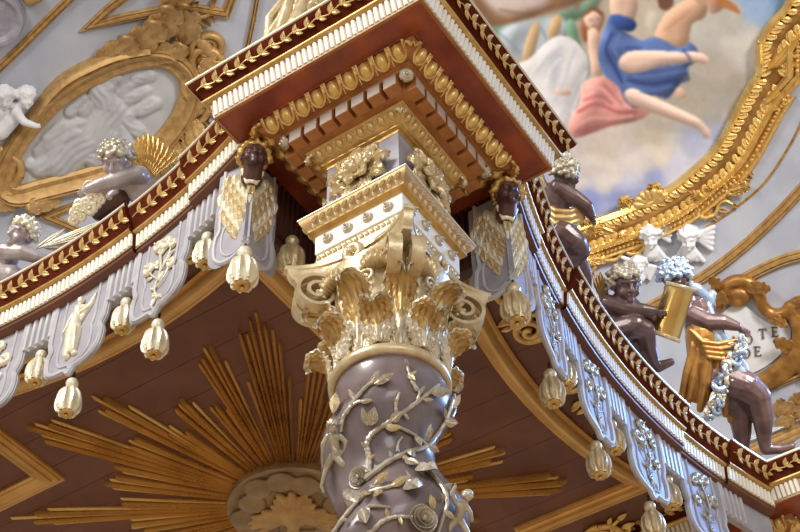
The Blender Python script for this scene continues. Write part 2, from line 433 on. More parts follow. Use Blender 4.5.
# small egg and dart, dado
G().sqloft([(.47, 8.06), (.462, 8.05), (.456, 8.03), (.43, 7.985), (.395, 7.955), (.375, 7.95), (.372, 7.935), (.345, 7.93), (.34, 7.9)]).build('ovolo', MAT['gold'], blk, angle=50)
cl2 = acanthus_mesh([(0, -.07), (.02, -.02), (.04, .04), (.04, .07)], .11, MAT['pale_gilt'], lobes=3, nv=12, nu=9, thick=.02, name='corner_leaf')
ovolo_units(.425, 8.0, R_(45), 8, .1, .11, egg_mesh(.1, .11, MAT['scroll_gold']), dart_mesh(.1, .11, MAT['scroll_gold']), .395, cl2, blk)
G().sqloft([(.337, 7.94), (.337, 7.235)]).build('dado', MAT['grey_paint'], blk, smooth=False)
dl = acanthus_mesh([(.015, .03), (.06, .1), (.085, .17), (.08, .24), (.045, .285)], .165, MAT['pale_gilt'], lobes=5, nv=22, nu=13, thick=.02, vein=.012, name='acanthus_leaf', serr=.3)
dl2 = acanthus_mesh([(.05, .0), (.10, .05), (.13, .1), (.135, .15), (.11, .18)], .12, MAT['pale_gilt'], lobes=4, nv=16, nu=11, thick=.02, vein=.01, name='acanthus_leaf', serr=.25)
knob = G().ell((0, -.12, 0), (.045, .05, .045)).mesh('knob', MAT['pale_gilt'])
for k in range(4):
    m = Matrix.Rotation(-k*PI/2, 4, 'Z') @ Matrix.Translation((0, -.337, 7.57))
    put('knob', knob, m, blk)
    for a in range(9): put('acanthus_leaf', dl, m @ Matrix.Rotation(R_(40*a), 4, 'Y') @ S3(1.05), blk)
    for a in range(6): put('acanthus_leaf', dl2, m @ Matrix.Rotation(R_(60*a+20), 4, 'Y'), blk)
# impost fascia
G().sqloft([(.3, 7.24), (.494, 7.24), (.494, 7.228), (.486, 7.225)]).build('impost_fillet', MAT['white_gilt'], blk, smooth=False)
G().sqloft([(.486, 7.225), (.482, 7.2), (.468, 7.17), (.448, 7.145), (.436, 7.125), (.434, 7.115)]).build('impost_cyma', MAT['dull_gold'], blk, angle=60)
G().sqloft([(.434, 7.115), (.44, 7.108), (.436, 7.098), (.42, 7.094), (.415, 7.084), (.394, 7.078)]).build('impost_bead', MAT['gold'], blk, angle=60)
G().sqloft([(.392, 7.08), (.39, 6.885), (.384, 6.882)]).build('fascia', MAT['cream'], blk, smooth=False)
G().sqloft([(.384, 6.882), (.386, 6.875), (.384, 6.872), (.38, 6.865), (.375, 6.79), (.4, 6.78), (.4, 6.66)]).build('under_fascia', MAT['pale_gilt'], blk, smooth=False)
fr = flower_mesh(MAT['silver_gilt'], 6, .045, .03, tiers=2)
bead = G().ell((0, 0, 0), (.02, .02, .03)).mesh('bead', MAT['pale_gilt'])
il = small_leaf(MAT['pale_gilt'], 1, .5, .2)
for k in range(4):
    m = Matrix.Rotation(k*PI/2, 4, 'Z')
    for i in range(4): put('rosette', fr, m @ Matrix.Translation((-.27+.18*i, -.391, 6.985)), blk)
    for i in range(16): put('bead', bead, m @ Matrix.Translation((-.36+.72*i/15, -.382, 6.83)), blk)
    for i in range(12):
        for sgn in (-1, 1):
            put('leaf', il, m @ Matrix.Translation((-.41+.82*(i+.5)/12, -.462, 7.165)) @ Matrix.Rotation(R_(38), 4, 'X') @ Matrix.Rotation(R_(90), 4, 'X') @ Matrix.Rotation(R_(35 if sgn > 0 else -145+70), 4, 'Z') @ S3(.075), blk)
# running leaf scroll on the cymatium: stem + paired leaves
def scroll(frame_fn, n, parent, mt='scroll_gold', sz=.1, stem_mt='scroll_gold'):
    """frame_fn(t) -> Matrix: X along the run, -Y out of the moulding, Z up the slope"""
    g = G(); pts = []
    for i in range(n*4+1):
        t = i/(n*4); pts.append(frame_fn(t) @ Vector((0, -.008, .014*math.sin(2*PI*t*n/2))))
    g.tube(pts, .006, 5); g.build('stem', MAT[stem_mt], parent)
    for i in range(n):
        t = (i+.5)/n; m = frame_fn(t)
        for up, ang, s in ((1, 58, 1.0), (-1, -32, .9), (1, 24, .62)):
            mm = m @ Matrix.Translation((0.0 if up > 0 else .02, -.008, 0.0)) @ Matrix.Rotation(-R_(ang), 4, 'Y') @ Matrix.Rotation(R_(90), 4, 'X') @ (lambda k: S3(k, k, k*.6))(sz*s*random.uniform(.9, 1.1))
            put('leaf', LEAF[mt], mm, parent)
def blk_scroll(k):
    R = Matrix.Rotation(k*PI/2, 4, 'Z')
    return lambda t: R @ Matrix.Translation((-1.10+2.2*t, -(1.19-.058), ZT-.112)) @ Matrix.Rotation(R_(30), 4, 'X')
scroll(blk_scroll(0), 19, blk, sz=.092); scroll(blk_scroll(3), 19, blk, sz=.092)

# ------------------------------------------------------------------ concave cornices
XS = [(1.02, 1.72, 0.0), (1.72, 2.45, -.042), (2.45, 4.78, .003), (4.78, 5.51, -.042), (5.51, 6.21, 0.0)]
def arc_sweep(g, side, x0, x1, prof, off=0, n=None, cap=False):
    n = n or max(3, int((x1-x0)/.08)); P = []
    for i in range(n+1):
        x = x0+(x1-x0)*i/n; P.append([arc(side, x, o+off, z) for o, z in prof])
    g.grid(P, flip=(side == 'L'))
    if cap:
        for row in (P[0], P[-1]): g.add(row, [tuple(range(len(row)))])
    return g
LAB = {'L': 'long red cornice with gilt leaf scroll curving away to the left', 'R': 'long red cornice with gilt leaf scroll curving away to the right'}
for side in 'LR':
    co = thing('canopy_entablature', LAB[side], 'cornice', arc(side, HL, -.2, 8.3), 'concave canopy cornices')
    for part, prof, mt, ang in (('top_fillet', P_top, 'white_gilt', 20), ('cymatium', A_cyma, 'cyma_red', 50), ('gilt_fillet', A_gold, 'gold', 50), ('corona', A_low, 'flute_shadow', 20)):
        g = G()
        for x0, x1, off in XS: arc_sweep(g, side, x0, x1, prof, off)
        g.build(part, MAT[mt], co, angle=ang)
    full = [(-.3, ZT)] + P_top[1:] + A_cyma[1:] + A_gold[1:] + A_low[1:] + [(-.3, ZT-.452)]
    for x0, x1, off in XS:                       # faces that close the breaks of the cornice
        for xx in (x0+.001, x1-.001):
            g = G(); row = [arc(side, xx, o+off-.001, z) for o, z in full]; g.add(row, [tuple(range(len(row)))])
            g.build('break_face', MAT['cyma_red'], co, smooth=False, recalc=False)
    g = G()
    for x0, x1, off in XS: arc_sweep(g, side, x0, x1, [(-.152, ZT-.453), (-.165, ZT-.46), (-.172, ZT-.485), (-.2, ZT-.5), (-.30, ZT-.5)], off)
    g.build('lower_fillet', MAT['brown_wood'], co, angle=30)
    g = G()
    for x0, x1, off in XS:
        n = int(round((x1-x0)/.052)); fluting(g, lambda s, o, z: arc(side, x0+(x1-x0)*s, o+off, z), n, 0, .294, .437, .035, .012)
    tag(g.build('fluting', MAT['cream'], co, angle=30, recalc=False), None, None, None, 'stuff')
    for x0, x1, off in XS:
        def ff(t, x0=x0, x1=x1, off=off):
            x = x0+.03+(x1-x0-.06)*t if side == 'R' else x1-.03-(x1-x0-.06)*t
            return arc_frame(side, x, -.055+off, ZT-.135) @ Matrix.Rotation(R_(26), 4, 'X')
        scroll(ff, max(3, int((x1-x0)/.125)), co, 'scroll_gold', .11)

# ------------------------------------------------------------------ canopy ceiling
cei = thing('canopy_soffit', 'brown wooden canopy ceiling panel framed in gilt mouldings', 'canopy panel', (HL, HL, 8.6))
ZC = 8.6
g = G()
NP = 17; x0c, x1c = .0, LL
for i in range(NP):
    xa = x0c+(x1c-x0c)*i/NP; xb = x0c+(x1c-x0c)*(i+1)/NP; xm = (xa+xb)/2
    inset = 1.03 if (xm < 1.1 or xm > LL-1.1) else arc('R', xm, -.29).y
    g2 = G(); g2.box(((xa+xb)/2, LL/2, ZC+.03), (xb-xa-.005, LL-2*inset, .06)); g2.build('plank', MAT['brown_wood'], cei, smooth=False)
g = G(); g.box((LL/2, LL/2, ZC+.1), (LL-2.1, LL, .05)); g.box((.55, LL/2, ZC+.1), (1.1, LL-2.1, .05)); g.box((LL-.55, LL/2, ZC+.1), (1.1, LL-2.1, .05))
g.build('roof_light_seal', MAT['dark_wood'], cei, smooth=False)  # unseen slab added over the planks so no light leaks through
def plan_offset(P, d):
    n = len(P); out = []
    for i in range(n):
        a = P[i-1]; b = P[i]; c = P[(i+1) % n]
        e1 = (b-a).normalized(); e2 = (c-b).normalized(); n1 = Vector((-e1.y, e1.x)); n2 = Vector((-e2.y, e2.x))
        m = (n1+n2); L = m.length_squared
        out.append(b + m*(2*d/max(L, .3)) if L > 1e-6 else b+n1*d)
    return out
q = []; NT = 1.84
for i in range(13):                              # gently curved side, then the two turns of the corner notch
    t = -1+2*i/12; q.append(Vector((HL + t*(HL-NT), .72-.26*t*t)))
PATH = []
for k in range(4):
    rot = Matrix.Rotation(k*PI/2, 2)
    PATH += [rot @ (p-Vector((HL, HL))) + Vector((HL, HL)) for p in q]
    PATH.append(rot @ (Vector((LL-NT, NT))-Vector((HL, HL))) + Vector((HL, HL)))
fp = [(-.17, ZC+.01), (-.17, ZC-.03), (-.145, ZC-.045), (-.12, ZC-.035), (-.105, ZC-.06), (-.06, ZC-.085), (-.02, ZC-.07), (-.015, ZC-.05), (.02, ZC-.055), (.04, ZC-.04), (.045, ZC-.02), (.075, ZC-.025), (.085, ZC+.01)]
g = G(); rings = []
for d, z in fp:
    rings.append([Vector((p.x, p.y, z)) for p in plan_offset(PATH, d)])
g.grid(rings, cv=True)
g.build('frame_moulding', MAT['frame_gold'], cei, angle=35)

# sunburst
sb = thing('sunburst', 'gilt sunburst of carved rays around a dove medallion on the canopy ceiling', 'sunburst', (HL, HL, ZC))
g = G(); g.box((0, 0, 0), (1, 1, 1))
def ray_rod(a, r0, r1, w, parent, zz):
    """pointed rod: local X radial"""
    m = Matrix.Translation((HL, HL, ZC)) @ Matrix.Rotation(a, 4, 'Z')
    g = G(); h = zz
    V = []
    for r, ww, hh in ((r0, w*.55, h*.8), (r0+(r1-r0)*.5, w*.85, h), (r1-.03, w, h), (r1, w*.6, h*.6)):
        V.append([(r, -ww/2, 0), (r, -ww*.46, -hh*.45), (r, 0, -hh), (r, ww*.46, -hh*.45), (r, ww/2, 0)])
    g.grid(V); g.add(V[-1], [(0, 1, 2, 3, 4)])
    g.tf(m); g.build('ray', MAT['ray_gold'], parent, angle=30)
tips = [(151.2, 3.06, 6), (166.2, 2.63, 5), (181.2, 2.1, 4), (190, 1.83, 3), (196.4, 2.64, 5), (204, 2.09, 2), (209.2, 3.03, 7), (215, 2.05, 1), (218.6, 1.77, 1), (222.8, 2.5, 4),
        (171, 1.79, 3), (157.3, 2.04, 3), (144.5, 2.0, 3), (136.5, 2.13, 4), (127.3, 1.99, 2), (120.7, 3.07, 5), (113.5, 1.92, 4),
        (238, 3.0, 5), (228, 1.9, 3), (248, 2.0, 3), (256, 2.3, 4), (269.3, 2.09, 3), (282, 2.54, 3), (285.8, 2.39, 2), (291.1, 1.99, 2), (297.5, 3.04, 6), (304, 1.8, 3), (312.3, 2.05, 3),
        (322, 2.4, 4), (331, 3.0, 6), (342, 2.0, 4), (352, 2.5, 5), (2, 2.0, 4), (14, 2.6, 5), (25, 1.9, 3), (33, 3.0, 6), (45, 2.1, 4), (57, 2.9, 5), (68, 2.0, 4), (80, 2.5, 5), (92, 2.0, 4), (103, 2.6, 5)]
rr = random.Random(3)
for a, r1, n in tips:
    sp = 1.5
    for i in range(n):
        off = (i-(n-1)/2)
        ray_rod(R_(a+off*sp*2.75/r1), .6, r1*(1-.04*abs(off)-rr.uniform(0, .07)), .037, sb, .04+.03*((i+int(a)) % 2))
g = G(); g.lathe([(0.0, -.10), (.3, -.10), (.52, -.09), (.62, -.075), (.68, -.10), (.71, -.09), (.72, -.05), (.72, 0)], 64, (HL, HL, ZC)); g.build('medallion', MAT['medal_gold'], sb, angle=50)

# ------------------------------------------------------------------ valance: ribbed band, lappets and tassels
VO = -.27                                            # valance plane, behind the cornice edge
LAPX = [HL-1.5, HL-.5, HL+.5, HL+1.5]; GAPX = [HL-2, HL-1, HL, HL+1, HL+2]
ribm = G(); ribm.prism([(-.03, 7.93-8.2), (.03, 7.93-8.2), (.03, .28), (-.03, .28)], -.04, .0)
ribm.v = [(x*(1.0 if y > -.02 else .55), y, z) for x, y, z in ribm.v]; ribm = ribm.mesh('rib', MAT['lavender_rim'], smooth=False)
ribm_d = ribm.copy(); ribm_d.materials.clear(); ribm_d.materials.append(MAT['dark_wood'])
for side in 'LR':
    va = thing('valance', 'pale grey ribbed valance band under the %s-hand curved cornice' % ('left' if side == 'L' else 'right'), 'valance', arc(side, HL, VO, 7.93), 'ribbed valance bands')
    g = G(); arc_sweep(g, side, 1.0, LL-1.0, [(VO, 8.46), (VO, 7.925), (VO-.06, 7.925), (VO-.06, 8.46)], 0, 60)
    g.build('backing', MAT['lavender'], va, smooth=False)
    for gx in GAPX:
        for k in range(-2, 3):
            x = gx+k*.074
            if abs(x-HL) < 2.58: put('rib', ribm, arc_frame(side, x, VO, 8.2), va)
# lappet outline (X across, Z up, tip at the bottom)
def outline(hw, ins=0.0, ztop=.62):
    w = hw-ins
    pts = [(-w, ztop), (-w, .14), (-w*.98, -.02), (-w*.89, -.11), (-w*.95, -.17), (-w*.97, -.24), (-w*.92, -.35), (-w*.72, -.425), (-w*.42, -.455), (-w*.17, -.47), (0, -.53)]
    pts = [(x, max(z, -.53)+(ins*.9 if z < .4 else 0)) for x, z in pts]
    return pts + [(-x, z) for x, z in pts[-2::-1]]
def sm(pts, n=4): return [(p.x, p.y) for p in catmull([Vector((a, b, 0)) for a, b in pts], n)]
lap_panel = G().prism(sm(outline(.37)), -.022, .0).mesh('panel', MAT['lavender'], smooth=False)
g = G(); g.tube([(x, -.026, z) for x, z in sm(outline(.348, .018))], .025, 6); lap_rim = g.mesh('rim', MAT['lavender_rim'])
g = G(); g.tube([(x, -.024, z) for x, z in sm(outline(.285, .08))], .014, 6); lap_rim2 = g.mesh('inner_rim', MAT['lavender_rim'])
fl5 = flower_mesh(MAT['white_gilt'], 5, .075, .035, name='flower'); fl6 = flower_mesh(MAT['white_gilt'], 6, .06, .035, name='flower')
def spray(mt):
    """branch relief: stem mesh + flower and leaf spots"""
    g = G()
    g.tube(catmull([(.02, -.03, -.34), (-.02, -.04, -.2), (.03, -.045, -.02), (.0, -.04, .16), (-.03, -.04, .3)], 5), .011, 6)
    g.tube(catmull([(.0, -.04, -.1), (-.08, -.045, .0), (-.14, -.04, .1)], 5), .008, 6)
    g.tube(catmull([(.03, -.04, -.02), (.11, -.045, .08), (.13, -.04, .2)], 5), .008, 6)
    g.tube(catmull([(.0, -.04, -.2), (.1, -.045, -.14), (.15, -.04, -.04)], 5), .007, 6)
    return g.mesh('stem', mt)
SPR = {k: spray(MAT[k]) for k in ('white_gilt', 'silver_gilt')}
ctag = {'L': ['beside the putto medallion', 'b', 'c', 'd'], 'R': 1}
def lappet(side, x, label, kind):
    root = thing('lappet', label, 'lappet', group='carved lappets of the valance', mw=arc_frame(side, x, VO+.002, 7.80) if kind != 'none' else None)
    m = pw(root)
    put('panel', lap_panel, m, root); put('rim', lap_rim, m, root); put('inner_rim', lap_rim2, m, root)
    mt = 'white_gilt' if side == 'L' else 'silver_gilt'
    if kind == 'figure':
        prims = [('e', (.0, -.05, .345), (.036, .036, .046)), ('c', (0, -.05, .29), (0, -.045, .31), .018, .018), ('c', (0, -.045, .24), (-.01, -.045, .12), .052, .04),
                 ('c', (-.01, -.045, .12), (-.03, -.045, -.02), .06, .062), ('c', (-.03, -.04, -.02), (-.06, -.035, -.28), .07, .035), ('c', (.0, -.04, -.02), (.02, -.035, -.27), .065, .03),
                 ('c', (.05, -.045, .25), (.115, -.05, .2), .02, .017), ('c', (.115, -.05, .2), (.05, -.07, .16), .017, .014), ('c', (-.05, -.045, .25), (-.11, -.05, .16), .02, .016), ('c', (-.11, -.05, .16), (-.16, -.045, .05), .015, .012),
                 ('c', (.04, -.035, .1), (.13, -.03, .24), .02, .03), ('c', (.13, -.03, .24), (.17, -.03, .36), .03, .01), ('e', (-.06, -.03, -.3), (.04, .025, .02)), ('e', (.03, -.03, -.3), (.04, .025, .02))]
        prims = [(k, *[Vector(a) if i < (2 if k == 'c' else 1) else a for i, a in enumerate(r)]) for k, *r in prims]
        for kx in range(7): prims.append(('c', Vector((-.05+.016*kx, -.085, .02-.01*kx)), Vector((-.09+.022*kx, -.06, -.27)), .013, .009))
        put('figure_relief', blob_mesh('figure_relief', prims, .009, MAT[mt]), m, root)
        return root
    put('stem', SPR[mt], m, root)
    sp = [(-.05, .34, 1.1), (.06, .30, 1.0), (.15, .23, .85), (-.15, .13, 1.0), (-.05, .12, .7), (.16, -.02, .8), (-.01, -.28, .5)]
    if kind == 2: sp = [(-x_, z_, s_) for x_, z_, s_ in sp]
    for k, (fx, fz, s) in enumerate(sp):
        me = fl5 if k % 2 else fl6
        if mt != 'white_gilt':
            key = me.name+'_s'
            if key not in bpy.data.meshes:
                c = me.copy(); c.name = key; c.materials.clear(); c.materials.append(MAT[mt])
            me = bpy.data.meshes[key]
        put('flower', me, m @ Matrix.Translation((fx, -.03, fz)) @ Matrix.Rotation(k, 4, 'Y') @ S3(s), root)
    for (lx, lz, a, s) in [(.02, -.14, 60, .11), (-.02, -.2, 140, .11), (.04, .03, 35, .12), (-.02, .05, 120, .12), (.0, .2, 50, .1), (0, .22, 130, .1), (-.08, -.02, 160, .1), (.1, .1, 20, .09), (0, -.32, 250, .1), (.03, -.3, 310, .1)]:
        put('leaf', LEAF[mt], m @ Matrix.Translation((lx, -.035, lz)) @ Matrix.Rotation(-R_(a), 4, 'Y') @ Matrix.Rotation(R_(90), 4, 'X') @ S3(s), root)
    return root

# voxel-fused sculpture --------------------------------------------------------
def blob_mesh(name, prims, voxel, mt, smooth=3, nu=12):
    g = G()
    for p in prims:
        if p[0] == 'c': g.cap(p[1], p[2], p[3], p[4], nu)
        else: g.ell(p[1], p[2], p[3] if len(p) > 3 else None, nu, 8)
    me = bpy.data.meshes.new('tmp'); me.from_pydata(g.v, [], g.f)
    o = bpy.data.objects.new('tmp', me); COL.objects.link(o)
    r = o.modifiers.new('r', 'REMESH'); r.mode = 'VOXEL'; r.voxel_size = voxel; r.use_smooth_shade = True
    if smooth:
        s_ = o.modifiers.new('s', 'SMOOTH'); s_.factor = .5; s_.iterations = smooth
    bpy.context.view_layer.update()
    dg = bpy.context.evaluated_depsgraph_get()
    out = bpy.data.meshes.new_from_object(o.evaluated_get(dg)); out.name = name
    bpy.data.objects.remove(o); bpy.data.meshes.remove(me)
    out.materials.clear(); out.materials.append(mt); out.shade_smooth()
    return out
def blob(name, prims, voxel, mt, parent, smooth=3):
    me = blob_mesh(name, prims, voxel, MAT[mt], smooth)
    me.transform(pw(parent).inverted()); return link(bpy.data.objects.new(name, me), pw(parent), parent)

Llab = ['%s lappet beside the left winged head lappet', '%s lappet with a standing relief figure on the left', '%s lappet cut by the left edge of the picture', None]
Rlab = ['%s lappet nearest the dark winged head on the right', '%s lappet in the middle of the right-hand curve', '%s lappet hanging low on the right, over the bottom tassel', '%s lappet farthest right, under the seated angel']
for i, x in enumerate(LAPX[:3]): lappet('L', x, Llab[i] % ('grey flower-carved' if i != 1 else 'grey'), 'figure' if i == 1 else (1 if i == 0 else 2))
for i, x in enumerate(LAPX): lappet('R', x, Rlab[i] % 'lavender flower-carved', 1 + i % 2)

# tassels
def tassel_parts(mtb, mts):
    b = G().lathe([(0, .07), (.03, .066), (.05, .05), (.06, .025), (.06, 0), (.05, -.03), (.035, -.045)], 16).mesh('knot', MAT[mtb])
    c = G().lathe([(.012, .16), (.012, .05)], 8).mesh('cord', MAT['dark_hole'])
    def fn(r, z, a, k):
        tw = a*9 + z*5
        return r*(1+.10*math.cos(tw)+.05*math.cos(a*5-z*22)) if r > .04 else r
    prof = [(.036, -.04), (.056, -.055), (.08, -.09), (.096, -.135), (.104, -.19), (.102, -.24), (.094, -.29), (.08, -.335), (.074, -.35), (.05, -.34), (0, -.33)]
    s = G().lathe(prof, 54, fn=fn).mesh('skirt', MAT[mts], angle=80)
    g = G()
    for k in range(9):
        a = 2*PI*k/9
        g.tube(catmull([(.05*math.cos(a), .05*math.sin(a), -.06), (.092*math.cos(a+.04), .092*math.sin(a+.04), -.13), (.108*math.cos(a+.10), .108*math.sin(a+.10), -.2), (.108*math.cos(a+.06), .108*math.sin(a+.06), -.27), (.09*math.cos(a+.14), .09*math.sin(a+.14), -.33)], 4), [.010]+[.018]*14+[.012]*2, 6)
    st = g.mesh('strand', MAT[mts])
    f = flower_mesh(MAT['gold'], 6, .065, .03, name='rosette')
    return b, c, s, st, f
TS = {'w': tassel_parts('white_gilt', 'white_gilt'), 'g': tassel_parts('pale_gilt', 'pale_gilt')}
def tassel(pos, label, kind, sc=1.0, group='carved tassels of the valance', rz=0):
    b, c, s, st, f = TS[kind]; m = Matrix.Translation(pos) @ Matrix.Rotation(rz, 4, 'Z') @ S3(sc)
    root = thing('tassel', label, 'tassel', group=group, mw=m)
    put('knot', b, m, root); put('cord', c, m, root); k = put('skirt', s, m, root); put('strands', st, m, k)
    put('rosette', f, m @ Matrix.Translation((0, 0, -.345)) @ Matrix.Rotation(R_(90), 4, 'X'), root)
tl = ['pale gilt tassel hanging from the tip of the flower lappet, left side', 'pale gilt tassel hanging below the lappet with the relief figure', None, None]
tg = ['white tassel in the gap between the left winged head and the flower lappet', 'white tassel in the gap between the flower lappet and figure lappet', 'white tassel in the gap nearest the left edge', None, None]
trl = ['gilt tassel below the first right-hand lappet from the column', 'gilt tassel below the second right-hand lappet from the column', 'gilt tassel cut by the bottom edge below the third right-hand lappet', None]
trg = ['gilt tassel half hidden beside the dark winged head lappet on the right', 'gilt tassel in the gap between first and second right-hand lappets', 'gilt tassel in the gap between second and third right-hand lappets', 'gilt tassel in the gap beside the farthest right lappet', None]
for i, x in enumerate(LAPX):
    if tl[i]: tassel(arc('L', x, VO-.03, 7.2), tl[i], 'w', .9, rz=i*2.1)
    if trl[i]: tassel(arc('R', x, VO-.03, 7.2), trl[i], 'g', .9, rz=i*2.1)
for i, x in enumerate(GAPX):
    if tg[i]: tassel(arc('L', x, VO-.05, 7.84), tg[i], 'w', .88, rz=i*1.3)
    if trg[i]: tassel(arc('R', x, VO-.05, 7.84), trg[i], 'g', .88, rz=i*1.3)

# return walls of the corner notch behind the column
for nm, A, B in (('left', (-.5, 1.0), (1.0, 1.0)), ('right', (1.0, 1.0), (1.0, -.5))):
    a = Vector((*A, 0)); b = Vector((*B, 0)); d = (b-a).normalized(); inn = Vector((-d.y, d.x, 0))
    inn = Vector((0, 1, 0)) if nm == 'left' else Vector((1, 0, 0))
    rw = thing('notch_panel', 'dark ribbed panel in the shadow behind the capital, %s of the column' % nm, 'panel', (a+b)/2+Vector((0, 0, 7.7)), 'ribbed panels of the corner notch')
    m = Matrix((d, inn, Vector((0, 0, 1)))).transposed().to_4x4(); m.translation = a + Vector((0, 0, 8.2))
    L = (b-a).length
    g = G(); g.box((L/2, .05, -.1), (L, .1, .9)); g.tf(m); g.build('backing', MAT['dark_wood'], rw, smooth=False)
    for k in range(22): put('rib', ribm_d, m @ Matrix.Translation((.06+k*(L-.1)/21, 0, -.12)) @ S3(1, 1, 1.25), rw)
# gilt scrolls on the soffit band between valance and frame
def scroll_mesh(mt, name='scroll', fat=1.0):
    g = G()
    pts = []
    for i in range(40):
        t = i/39; a = -PI/2 + t*3.6*PI; r = .13*(1-t)**.8+.015; pts.append((r*math.cos(a), r*math.sin(a)+.0, -.03-.03*t))
    g.tube(pts, [fat*(.022*(1-.4*i/39)+.004) for i in range(40)], 7)
    pts2 = catmull([(0, -.145, -.03), (-.14, -.12, -.035), (-.24, .02, -.04), (-.36, .06, -.035), (-.46, -.02, -.03)], 8)
    g.tube(pts2, [fat*(.026-.014*i/len(pts2)) for i in range(len(pts2))], 7)
    for (x, y, a, s) in [(-.2, -.06, 200, .16), (-.26, .04, 120, .17), (-.38, .05, 100, .12), (-.44, 0, 230, .14), (-.1, -.13, 250, .13)]:
        m = Matrix.Translation((x, y, -.02)) @ Matrix.Rotation(R_(a), 4, 'Z') @ Matrix.Rotation(PI, 4, 'X') @ S3(s)
        P = []
        for i in range(6):
            t = i/5; wd = .2*math.sin(PI*min(1, t*1.02))**.8+.004; hh = .18*math.sin(PI*t)+.02
            P.append([m @ Vector((t, -wd, 0)), m @ Vector((t, -wd*.5, hh)), m @ Vector((t, 0, hh*.6)), m @ Vector((t, wd*.5, hh)), m @ Vector((t, wd, 0))])
        g.grid(P)
    return g.mesh(name, MAT[mt], angle=60)
scm = scroll_mesh('bright_gold', 'gilt_scroll', 1.4)
for i, (x, y, rz, mir) in enumerate([(1.55, .25, 40, 1), (2.25, .12, 200, -1), (2.75, .22, 20, 1), (3.6, .25, 180, -1), (4.35, .22, 20, 1), (5.2, .2, 190, 1), (5.95, 1.2, 110, -1), (6.3, 1.1, 20, 1)]):
    for sw in (0, 1):
        mm = Matrix.Translation((x, y, ZC)) @ Matrix.Rotation(R_(rz), 4, 'Z') @ S3(1.15, 1.15*mir, 1.0)
        if sw: mm = Matrix(((0, 1, 0, 0), (1, 0, 0, 0), (0, 0, 1, 0), (0, 0, 0, 1))) @ mm
        put('gilt_scroll', scm, mm, cei)

# ------------------------------------------------------------------ faces and hair
def head_prims(c, f, up, s):
    """c centre, f facing, up; s = head height. Returns face prims and hair-curl spots"""
    f = Vector(f).normalized(); up = Vector(up); up = (up-f*up.dot(f)).normalized(); r = f.cross(up).normalized(); c = Vector(c)
    m = Matrix((r, f, up)).transposed()
    P = lambda x, y, z: c + m @ Vector((x*s, y*s, z*s))
    E = lambda x, y, z, a, b, d: ('e', P(x, y, z), (a*s, b*s, d*s), m)
    pr = [E(0, -.05, .08, .40, .45, .42), E(0, .12, -.16, .31, .32, .34), E(0, .36, -.36, .12, .12, .11),
          E(.19, .28, -.15, .14, .14, .15), E(-.19, .28, -.15, .14, .14, .15), E(0, .34, .17, .30, .10, .085),
          ('c', P(0, .41, .10), P(0, .52, -.09), .045*s, .075*s), E(.05, .46, -.10, .05, .05, .04), E(-.05, .46, -.10, .05, .05, .04),
          E(0, .42, -.215, .11, .06, .032), E(0, .41, -.275, .09, .06, .035),
          E(.155, .335, .045, .075, .05, .055), E(-.155, .335, .045, .075, .05, .055),
          E(.40, -.02, -.02, .05, .09, .12), E(-.40, -.02, -.02, .05, .09, .12)]
    rr = random.Random(int(abs(c.x*1000)+abs(c.z*77)))
    curls = []
    for i in range(64):
        th = 2*PI*i*.618; z = 1-1.35*(i+.5)/64
        q = math.sqrt(max(0, 1-z*z)); x, y = q*math.cos(th), q*math.sin(th)
        if y > .42 and z < .5: continue
        if y > .1 and z < -.05: continue
        k = rr.uniform(.09, .145)
        curls.append(('e', P(x*.44, -.05+y*.47, .10+z*.46), (k*s, k*s, k*s*.85), m))
        a2 = rr.uniform(0, 6.28)
        curls.append(('e', P(x*.50+.06*math.cos(a2), -.05+y*.53, .10+z*.52+.06*math.sin(a2)), (k*s*.62,)*3, m))
    return pr, curls
def at_depth(u, v, ref, dd=0.0):
    d = ray(u, v); t = ((Vector(ref)-CAM).dot(FWD)+dd)/d.dot(FWD); return CAM+d*t
VIEW_R, VIEW_U, VIEW_F = RGT, UPV, FWD

